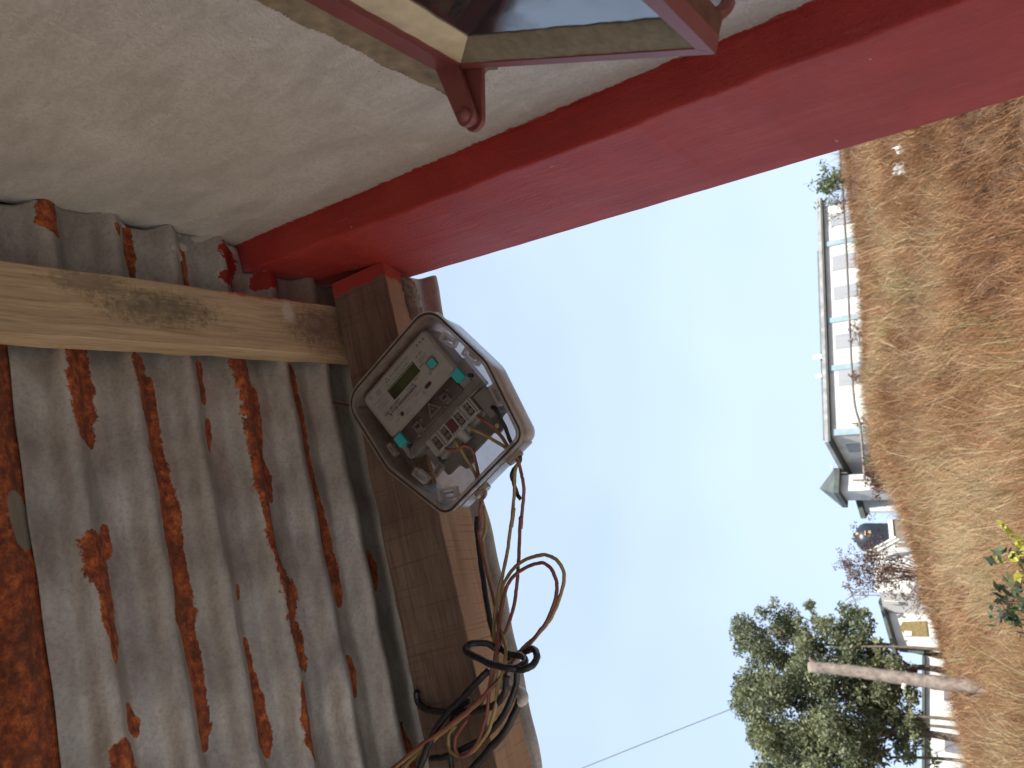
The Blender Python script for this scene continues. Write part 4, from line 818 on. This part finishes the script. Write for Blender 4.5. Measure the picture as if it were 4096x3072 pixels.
sp(MB().hexa([(*(G-dv*.12+np.array((-.03, -.05))), zl2-3), (*(G+dv*.03+np.array((0, -.05))), zl2-3), (*(G+dv*.03+bk2*.1), zl2-3), (*(G-dv*.12+bk2*.1), zl2-3), (*(G-dv*.12+np.array((-.03, -.05))), zl2-.22), (*(G+dv*.03+np.array((0, -.05))), zl2-.22), (*(G+dv*.03+bk2*.1), zl2-.22), (*(G-dv*.12+bk2*.1), zl2-.22)]), 'corner_trim', M_bluetrim, wing, wing)

# ---- water tank on its plinth
TD = 38.0; tcn = azp(3520, 2152, TD); zb_ = zat(3572, 2140, TD); zt = zat(3416, 2150, TD); th = zt-zb_; tr = .70
tank = empty('water_tank', (*tcn, zb_), 'black plastic water tank with yellow lettering on a pale slab', 'water tank')
prof = [(0, 0), (tr*.98, 0), (tr, .05), (tr*.985, th*.22), (tr, th*.24), (tr*.985, th*.45), (tr, th*.47), (tr, th*.68), (tr*.88, th*.80), (tr*.62, th*.90), (tr*.34, th*.93), (tr*.33, th*.98), (tr*.30, th), (0, th)]
b = MB(); ns = 28
for r_, z_ in prof: b.v += [(tcn[0]+r_*math.cos(2*math.pi*k/ns), tcn[1]+r_*math.sin(2*math.pi*k/ns), zb_+z_) for k in range(ns)]
b.f = [(i*ns+k, i*ns+(k+1) % ns, (i+1)*ns+(k+1) % ns, (i+1)*ns+k) for i in range(len(prof)-1) for k in range(ns)]
sp(b, 'body', M_tank, tank, tank, smooth=True)
to = math.atan2(-tcn[1], -tcn[0])
for (da, h0, h1, w_) in ((.35, .80, .88, .09), (.38, .60, .63, .10), (.22, .60, .63, .06), (.34, .46, .54, .05), (.44, .47, .53, .04)):
    vs = []
    for h in (h0, h1):
        rr_ = np.interp(h, [p[1]/th for p in prof[3:10]], [p[0] for p in prof[3:10]])+.015
        for s_ in (-1, 0, 1): aa = to+da+s_*w_; vs.append((tcn[0]+rr_*math.cos(aa), tcn[1]+rr_*math.sin(aa), zb_+h*th))
    o = sp(MB().add(vs, [(0, 1, 4, 3), (1, 2, 5, 4)]), 'lettering', M_yellowp, tank, tank); mdf = o.modifiers.new('t', 'SOLIDIFY'); mdf.thickness = .012
pl = [azp(3580, 2078, TD-.9), azp(3580, 2200, TD-.9), azp(3580, 2200, TD+1), azp(3580, 2078, TD+1)]
plinth = empty('tank_plinth', (*tcn, zb_-1.6), 'dark stained concrete plinth with pale top slab under the water tank', 'plinth')
sp(MB().hexa([(*p, zb_-.20) for p in pl]+[(*p, zb_-.004) for p in pl]), 'slab', M_limewash, plinth, plinth)
pc = sum(pl)/4; pl2 = [p+(pc-p)*.06 for p in pl]; sp(MB().hexa([(*p, zb_-2.2) for p in pl2]+[(*p, zb_-.202) for p in pl2]), 'base', M_conc, plinth, plinth)

# ---- white stair wall and the flat-roofed white house, return in shade grey, gabled end with a woven blind
HD = 36.5
h1, h2, h3, h4 = azp(3600, 2215, HD), azp(3600, 2374, HD-.3), azp(3600, 2452, HD+.9), azp(3700, 2592, HD+.2)
zt1, zt2 = zat(3500, 2300, HD), zat(3520, 2374, HD-.3)
white_house = empty('white_house', (*h2, zt1-4), 'flat-topped white house wall with a stair beside the water tank', 'house')
bkv = np.array((1.0, 4.0))
sp(MB().hexa([(*p, zt1-4) for p in (h1, h2, h2+bkv, h1+bkv)]+[(*p, zt1) for p in (h1, h2, h2+bkv, h1+bkv)]), 'wall', M_limewash, white_house, white_house)
fh = Facade(h1, h2)
sa = far(3465, 2205, HD-.6); sb_ = far(3580, 2152, HD-.6)
for k, off in enumerate((0, .34)):
    p, q = far(3462+k*18, 2214+k*10, HD-.7), far(3585+k*14, 2150+k*8, HD-.7); sp(MB().tube([p, q], .075, 4), 'stair_rail', M_limewash, white_house, white_house)
for k in range(4):
    p = far(3485+k*26, 2204-k*12, HD-.7); sp(MB().tube([p, p+np.array((0, 0, -.55))], .03, 5), 'baluster', M_greywall, white_house, white_house)
gh = empty('gabled_house', (*h4, zt2-4), 'pale house with shade-grey side wall and a tan woven blind in its gable end', 'house')
bq = np.array((1.2, 4.5)); ztg = zat(3545, 2455, HD+.9); ztl = zat(3592, 2592, HD+.2)
sp(MB().hexa([(*p, zt2-5) for p in (h2+np.array((.02, .05)), h3, h3+bkv, h2+bkv)]+[(*h2+np.array((.02, .05)), zt2), (*h3, ztg+.1), (*(h3+bkv), ztg+.1), (*(h2+bkv), zt2)]), 'side_wall', M_greywall, gh, gh)  # shade on this left-facing wall is put into its grey colour
sp(MB().hexa([(*p, ztl-5) for p in (h3+np.array((-.01, -.02)), h4, h4+bq, h3+bq)]+[(*h3+np.array((-.01, -.02)), ztg), (*h4, ztl), (*(h4+bq), ztl), (*(h3+bq), ztg)]), 'end_wall', M_limewash, gh, gh)
du = _n(h4-h3); er = [h3-du*.6+np.array((0, -.45)), h4+du*.25+np.array((0, -.45)), h4+du*.25+bq, h3-du*.6+bq]; zz = [ztg+.10, ztl-.05, ztl-.05, ztg+.10]
sp(MB().hexa([(*p, z+.02) for p, z in zip(er, zz)]+[(*p, z+.16) for p, z in zip(er, zz)]), 'roof', M_tinroof, gh, gh)
fg = Facade(h3, h4); pts = [fg.hit(*q) for q in ((3612, 2489), (3598, 2512), (3625, 2547), (3712, 2547), (3705, 2486))]
n_ = len(pts); vs = [(*(fg.P+fg.u*a_+fg.n*.003), z) for a_, z in pts]+[(*(fg.P+fg.u*a_+fg.n*.05), z) for a_, z in pts]
sp(MB().add(vs, [tuple(range(n_)), tuple(range(n_, 2*n_))]+[(i, (i+1) % n_, n_+(i+1) % n_, n_+i) for i in range(n_)]), 'woven_blind', M_blind, gh, gh)
a_, z_ = fg.hit(3632, 2536); sp(fg.slab(a_-.11, a_+.11, z_-.16, z_+.13, .053, .07), 'white_tile', M_white, gh, gh)
a_, z_ = Facade(h2, h3).hit(3560, 2403); fs_ = Facade(h2, h3); sp(fs_.slab(a_-.1, a_+.1, z_-.35, z_+.22, .06, .10), 'white_pipe', M_white, gh, gh)
p0_, p1_ = h4+du*.05, h4+du*.28; sp(MB().hexa([(*p0_, ztl-1), (*p1_, ztl-1), (*(p1_+bq*.3), ztl-1), (*(p0_+bq*.3), ztl-1), (*p0_, ztl-.05), (*p1_, ztl-.05), (*(p1_+bq*.3), ztl-.05), (*(p0_+bq*.3), ztl-.05)]), 'eave_bracket', M_tinroof, gh, gh)
# aerial
ant = empty('aerial', tuple(far(3520, 2372, HD)), 'thin rooftop aerial mast with small cross rods on the white house', 'aerial')
for py in (2367, 2381): sp(MB().tube([far(3525, py, HD), far(3415, py, HD)], .022, 6), 'mast', M_steel, ant, ant)
for k in range(9):
    c_ = far(3395+k*4, 2350+k*8-(k % 3)*6, HD); d_ = np.array((rng.normal(0, .15), rng.normal(0, .1), rng.normal(0, .22))); sp(MB().tube([c_-d_, c_+d_], .020, 5), 'rod', M_steel, ant, ant)
sp(MB().tube([far(3392, 2340, HD), far(3425, 2415, HD)], .025, 5), 'boom', M_steel, ant, ant)
# far white house behind the trees
q1, q2 = azp(3700, 2600, 50), azp(3800, 3250, 47); zq = zat(3690, 2780, 48)
fhs = empty('far_white_house', (*q1, zq-3), 'sunlit cream house glimpsed between the tree trunks', 'house'); bb = np.array((1.5, 5))
sp(MB().hexa([(*p, zq-4) for p in (q1, q2, q2+bb, q1+bb)]+[(*p, zq) for p in (q1, q2, q2+bb, q1+bb)]), 'wall', M_limewash, fhs, fhs)
fq = Facade(q1, q2)
for t_ in (.30, .62): sp(fq.slab(fq.L*t_-.3, fq.L*t_+.3, zq-1.9, zq-.9, .003, .05), 'window', M_shutter, fhs, fhs)
ro = [q1+np.array((-.3, -.5)), q2+np.array((-.3, -.5)), q2+bb, q1+bb]; sp(MB().hexa([(*p, zq+.01) for p in ro]+[(*p, zq+.15) for p in ro]), 'roof', M_tinroof, fhs, fhs)

# ---- pipe carried on posts below the long building
PIPE = [(3356, 560), (3366, 700), (3372, 800), (3385, 1000), (3396, 1250), (3407, 1480), (3419, 1620), (3440, 1700), (3450, 1800), (3459, 1918)]
pp = MB().tube(spline([far(x, y, 36.0) for x, y in PIPE], 4), .055, 8).build('water_pipe', simple('pipe_grey', (.17, .17, .165), .6, .2, 2), smooth=True); tag(pp, 'thin dark pipe running across in front of the long building', 'pipe')
for lb, (xa, xb, y) in (('short post under the pipe in front of the long building', (3408, 3515, 1694)), ('short post holding the pipe end in front of the tower', (3412, 3530, 1921))):
    po = MB().tube([far(xa, y, 36.1), far(xb, y, 36.1)], [.045, .05], 7).build('pipe_post', M_pole); tag(po, lb, 'post', 'pipe posts')
# overhead line
ln = MB().tube([far(2080, 3172, 38), far(2330, 3072, 38.5), far(2630, 2952, 39.5), far(2945, 2828, 40.5), far(3050, 2785, 41)], .022, 6).build('overhead_wire', M_steel); tag(ln, 'overhead power wire crossing the lower sky to the trees', 'power line')

# ================================================================== TREES AND SHRUBS
def leaves(name, centres, n_per, size, tone_fn, mat, parent=None, root=None, squash=.8, shape='quad'):
    V = []; T = []
    for (c, r, tn) in centres:
        n = max(8, int(n_per*r*r)); u = rng.normal(0, 1, (n, 3)); u /= np.linalg.norm(u, axis=1)[:, None]
        rad_ = r*rng.random(n)**.45; p = np.array(c)+u*rad_[:, None]*np.array((1, 1, squash)); s = size*rng.uniform(.6, 1.3, n)
        a = rng.normal(0, 1, (n, 3)); a /= np.linalg.norm(a, axis=1)[:, None]; b = np.cross(a, rng.normal(0, 1, (n, 3))); b /= np.linalg.norm(b, axis=1)[:, None]
        q = np.stack([p-a*s[:, None], p-b*s[:, None]*.45, p+a*s[:, None], p+b*s[:, None]*.45], 1); V.append(q); T.append(np.clip(tn+rng.normal(0, .14, n), 0, 1))
    V = np.concatenate(V); T = np.concatenate(T); n = len(V); me = bpy.data.meshes.new(name); me.vertices.add(n*4); me.vertices.foreach_set('co', V.reshape(-1))
    me.loops.add(n*4); me.loops.foreach_set('vertex_index', np.arange(n*4, dtype=np.int32)); me.polygons.add(n); me.polygons.foreach_set('loop_start', np.arange(n, dtype=np.int32)*4); me.polygons.foreach_set('loop_total', np.full(n, 4, np.int32)); me.update()
    at = me.attributes.new('tone', 'FLOAT', 'POINT'); at.data.foreach_set('value', np.repeat(T, 4).astype(np.float32)); me.materials.append(mat)
    o = bpy.data.objects.new(name, me); COL.objects.link(o)
    if parent: o.parent = parent; o.matrix_parent_inverse = Matrix.Translation(-root.location)
    return o
M_treeleaf = mat_leaf('tree_leaf', [(0, (.065, .082, .048)), (.4, (.135, .158, .085)), (.75, (.19, .205, .105)), (1, (.27, .265, .10))])
M_bark = simple('tree_bark', (.11, .085, .065), .95, .3, 6); M_cutbark = simple('pale_bark', (.20, .165, .138), .9, .45, 9, bump=.6)
def t7(x, y): return 2900+x*.405, 2400+y*.405
CL = [  # crown clumps (zoom px x, y, radius, tree, tone)
 (300,330,170,0,.35),(190,440,130,0,.45),(420,420,190,0,.35),(560,260,150,0,.4),(480,170,90,0,.5),(650,380,150,0,.35),(560,500,160,0,.3),(400,560,110,0,.4),(820,80,62,0,.5),(885,160,52,0,.5),(740,240,60,0,.45),
 (1010,290,110,1,.5),(1180,280,90,1,.45),(1310,190,110,1,.5),(1410,150,50,1,.55),(1360,340,120,1,.35),(1100,420,150,1,.45),(880,470,170,1,.5),(950,600,170,1,.4),(1200,560,170,1,.4),(1420,480,120,1,.35),(700,560,130,1,.6),(1350,700,160,1,.3),(1550,560,120,1,.4),(1640,680,110,1,.5),
 (420,760,130,2,.75),(260,830,150,2,.55),(130,900,90,2,.5),(120,980,80,2,.5),(250,1010,170,2,.45),(420,950,180,2,.4),(600,820,160,2,.4),(780,760,170,2,.5),(500,1120,190,2,.4),(320,1180,110,2,.45),(300,1330,90,2,.5),(660,1000,110,2,.25),(900,860,190,2,.5),(1080,800,180,2,.45),(1250,880,180,2,.3),
 (480,1340,150,2,.65),(430,1470,110,2,.75),(640,1330,170,2,.6),(800,1250,180,2,.5),(1000,1100,190,2,.4),(1150,1250,200,2,.4),(1250,1080,170,2,.35),(600,1520,190,2,.5),(800,1480,200,2,.5),(1000,1420,220,2,.55),(1200,1480,190,2,.4),(480,1640,130,2,.6),(700,1680,190,2,.5),(950,1650,220,2,.5),(1200,1680,200,2,.4),(500,1820,170,2,.5),(800,1850,220,2,.5),(1150,1880,220,2,.45),
 (1480,900,160,1,.55),(1430,1100,150,2,.35),(1600,950,120,1,.8),(1700,1080,110,1,.6),(1450,1300,150,2,.35),(1420,1500,140,2,.35),(1750,760,100,1,.45),(1500,750,150,1,.35),(1620,830,140,1,.4),(1720,900,120,1,.55),(1560,1150,150,1,.4),(1650,1230,110,2,.45),(1560,1400,120,2,.4),(1850,1000,80,1,.7),(1900,1180,70,2,.7),(1760,1420,80,2,.5),(1800,1300,80,2,.6),(1830,1500,80,2,.55)]
TREES = [('broadleaf_tree', 'dark green tree whose high rounded crown stands nearest the antenna', 39.5, (3720, 2640)), ('broadleaf_tree', 'olive green tree behind the bare leaning trunk', 37.5, (3770, 2700)), ('broadleaf_tree', 'largest bushy tree at the lower photo edge behind the slope', 36.5, (3850, 2960))]
for ti, (nm, lb, D, bpx) in enumerate(TREES):
    b0 = far(*bpx, D); b0[2] = gz(b0[0], b0[1])-.1; root = empty(nm, tuple(b0), lb, 'tree', 'trees left of the houses')
    cs = []
    for (x, y, r, t, tn) in CL:
        if t != ti: continue
        dd = D+rng.uniform(-1.8, 1.8); c = far(*t7(x, y), dd); rr_ = r*.405/F_PX*math.hypot(dd, c[2]-EYE[2])*.97
        for k in range(4):
            off = rng.normal(0, .48, 3)*rr_*np.array((1, 1.6, 1)); cs.append((c+off, rr_*rng.uniform(.55, .95), tn+rng.normal(0, .10)))
    leaves('crown', cs, 650, .10, None, M_treeleaf, root, root)
    tk = MB(); top = np.mean([c for c, _, _ in cs], 0)
    tk.tube(spline([b0, b0*.6+top*.4+np.array((.2, 0, 0)), b0*.3+top*.7, top+np.array((0, 0, .5))], 5), np.linspace(.17, .05, 16), 7)
    for (c, r, _) in cs[::9]: 
        s_ = b0*.5+top*.5; s_[2] = min(s_[2], c[2]-.2); tk.tube(spline([s_, (s_+c)/2+np.array((0, 0, .25)), c], 3), np.linspace(.05, .012, 7), 5)
    o = tk.build('trunk', M_bark, root, smooth=True); o.matrix_parent_inverse = Matrix.Translation(-root.location)
for (x, xa, yy, lb) in ((3480, 3850, 2870, 'thin dark tree stem left of the bare leaning trunk'), (3560, 3840, 2905, 'slender stem with sprouting leaves under the big tree'), (3560, 3880, 3035, 'thin black tree stem at the photo edge under the big tree'), (3400, 3790, 2592, 'straight thin pole-like stem beside the gabled house')):
    a = far(xa, yy+8, 36); b = far(x, yy-6, 36.5); a[2] = min(a[2], gz(a[0], a[1])); r0 = empty('thin_tree', tuple(a), lb, 'tree', 'thin stems under the trees')
    o = MB().tube(spline([a, (a+b)/2+np.array((.08, 0, 0)), b], 5), np.linspace(.075, .045, 11), 7).build('trunk', M_bark, r0, smooth=True); o.matrix_parent_inverse = Matrix.Translation(-r0.location)
    leaves('crown', [(a*.35+b*.65+np.array((rng.normal(0, .4), 0, rng.normal(0, .3))), .42, .7) for _ in range(3)]+[(b, .6, .5)], 160, .13, None, M_treeleaf, r0, r0)
# bare cut trunk standing on the slope
tb_ = far(3955, 2757, 16.6); tb_[2] = gz(tb_[0], tb_[1])-.15; tp = far(3236, 2668, 16.6)
ct = empty('dead_tree', tuple(tb_), 'bare pale branchless tree trunk leaning on the dry slope', 'tree')
pts = [far(x, y, 16.6) for x, y in ((3890, 2745), (3780, 2735), (3660, 2718), (3560, 2705), (3440, 2688), (3330, 2675), (3236, 2668))]
rr_ = [.125, .125, .13, .13, .128, .12, .118, .112]; sp_ = spline([tb_]+pts, 5); rs = np.interp(np.linspace(0, 1, len(sp_)), np.linspace(0, 1, 8), rr_)*(1+rng.normal(0, .045, len(sp_)))
o = MB().tube(sp_, rs, 12).build('trunk', M_cutbark, ct, smooth=True); o.matrix_parent_inverse = Matrix.Translation(-ct.location)
for (x, y), d_ in (((3275, 2662), (.14, -.05, .16)), ((3625, 2722), (-.12, -.12, .05))):
    p = far(x, y, 16.6); o = MB().tube([p, p+np.array(d_)], [.06, .035], 8).build('branch_stub', M_cutbark if d_[2] > .1 else M_white, ct); o.matrix_parent_inverse = Matrix.Translation(-ct.location)

def twiggy(name, label, base, n, spread, hgt_, r0, mat, group=None, leafm=None, cat='shrub', lean=(0, 0), lsize=.05, ltone=.4, lr=.16, ln_=60):
    root = empty(name, tuple(base), label, cat, group); b = MB(); tips = []
    for i in range(n):
        a = rng.uniform(0, 6.28); s_ = spread*rng.uniform(.2, 1); tip = base+np.array((math.cos(a)*s_+lean[0], math.sin(a)*s_+lean[1], hgt_*rng.uniform(.55, 1)))
        midp = base*.55+tip*.45+rng.normal(0, .10*hgt_, 3); sp2 = spline([base, midp, tip], 4); b.tube(sp2, np.linspace(r0, r0*.25, len(sp2)), 4)
        for k in range(3):
            st_ = sp2[rng.integers(3, len(sp2)-1)]; e_ = st_+rng.normal(0, .16*hgt_, 3)+np.array((0, 0, .14*hgt_)); b.tube([st_, e_], [r0*.4, r0*.15], 3); tips.append(e_)
        tips.append(tip)
    o = b.build('stems', mat, root); o.matrix_parent_inverse = Matrix.Translation(-root.location)
    if leafm: leaves('foliage', [(t, lr, ltone) for t in tips], ln_/(lr*lr)/10, lsize, None, leafm, root, root)
    return root
M_twig = simple('dry_twig', (.10, .055, .038), .9, .3, 8); M_rusty = mat_leaf('dry_leaf', [(0, (.055, .028, .020)), (.5, (.11, .055, .036)), (1, (.17, .10, .065))], .2)
def gbase(px, py, D): p = far(px, py, D); p[2] = gz(p[0], p[1])-.05; return p
twiggy('bare_shrub', 'reddish leafless shrub standing before the white house and water tank', gbase(3640, 2290, 34.0), 26, .95, zat(3350, 2270, 34)-gz(*gbase(3640, 2290, 34)[:2]), .024, M_twig, leafm=M_rusty, lean=(.05, 0), lsize=.06, lr=.26, ln_=260)
twiggy('dry_bush', 'small dry bush half hiding the lower wall of the white house', gbase(3690, 2400, 33.5), 16, .9, 1.0, .016, M_twig, leafm=M_rusty, lsize=.045, lr=.15, ln_=16)
twiggy('brush_pile', 'heap of dry brown brushwood at the foot of the tower', gbase(3540, 1905, 32.5), 40, 1.1, .95, .018, M_twig, leafm=M_rusty, lsize=.07, lr=.2, ln_=36, cat='brushwood')
M_shrubleaf = mat_leaf('shrub_leaf', [(0, (.05, .08, .03)), (.5, (.11, .14, .045)), (1, (.22, .20, .08))])
twiggy('green_shrub', 'sparse green leaved shrub between the red pilaster and the long building', gbase(3400, 690, 31.0), 18, 1.0, zat(3250, 690, 31)-gz(*gbase(3400, 690, 31)[:2]), .018, M_twig, leafm=M_shrubleaf, lsize=.09, lr=.22, ln_=60)
twiggy('dry_bush', 'dry twiggy bush against the right end of the long building', gbase(3420, 810, 32.5), 14, .6, 1.35, .013, M_twig, leafm=M_rusty, lsize=.045, lr=.14, ln_=12)
for px, py, lb in ((3500, 1310, 'low dry twigs before the third shutter window'), (3520, 1500, 'low dry twigs before the barred window'), (3540, 1690, 'small green weeds by the pipe post'), (3545, 1830, 'green weeds at the foot of the end wall')):
    twiggy('weed', lb, gbase(px, py, 32.6), 8, .45, .75, .009, M_twig, leafm=M_shrubleaf if 'green' in lb else M_rusty, lsize=.05, lr=.10, ln_=14, cat='weed', group='weeds along the crest')
# near garden shrub at the lower frame edge
nb = far(4180, 2330, 3.9); nb[2] = gz(nb[0], nb[1])
M_purple = mat_leaf('purple_leaf', [(0, (.03, .045, .025)), (.5, (.07, .11, .04)), (.75, (.13, .08, .085)), (1, (.22, .12, .12))]); M_yel = mat_leaf('yellow_leaf', [(0, (.20, .22, .035)), (.6, (.42, .40, .06)), (1, (.55, .52, .15))])
gs = empty('garden_shrub', tuple(nb), 'near shrub with purple green leaves and a bright yellow spray at the photo edge', 'shrub'); b = MB(); TP = []
for (x, y) in ((4020, 2390), (4060, 2330), (4010, 2440), (4075, 2480), (4050, 2250), (4085, 2400), (4040, 2500), (3985, 2405)):
    e_ = far(x, y, 3.9+rng.uniform(-.15, .15)); b.tube(spline([nb, nb*.5+e_*.5+rng.normal(0, .03, 3), e_], 4), np.linspace(.008, .0025, 9), 5); TP.append(e_)
o = b.build('stems', M_twig, gs); o.matrix_parent_inverse = Matrix.Translation(-gs.location)
leaves('foliage', [(t+rng.normal(0, .02, 3), .055, rng.uniform(.2, .8)) for t in TP for _ in range(2)], 2600, .028, None, M_purple, gs, gs)
leaves('yellow_spray', [(far(x, y, 3.85), r_, .6) for x, y, r_ in ((4080, 2170, .045), (4060, 2190, .04), (4090, 2200, .05), (4050, 2225, .03), (4025, 2120, .014), (4005, 2095, .010), (4045, 2140, .02), (4000, 2240, .012), (4075, 2310, .018))], 5200, .018, None, M_yel, gs, gs)['kind'] = 'stuff'
# litter
for (x, y), s_, lb in (((3598, 600), .07, 'small white scrap caught in the grass beside the pilaster'), ((3620, 668), .10, 'crumpled white plastic rag lying in the dry grass')):
    p = far(x, y, 13.0); p[2] = max(p[2], gz(p[0], p[1])+.12); b = MB(); N_ = 7
    for i in range(N_):
        for j in range(N_): b.v.append(tuple(p+np.array(((i/(N_-1)-.5)*s_*2, rng.normal(0, .03), (j/(N_-1)-.5)*s_*1.3+rng.normal(0, .03)))))
    b.f = [(i*N_+j, i*N_+j+1, (i+1)*N_+j+1, (i+1)*N_+j) for i in range(N_-1) for j in range(N_-1)]
    o = b.build('plastic_scrap', M_white, smooth=True); mdf = o.modifiers.new('t', 'SOLIDIFY'); mdf.thickness = .01; tag(o, lb, 'litter', 'plastic litter')
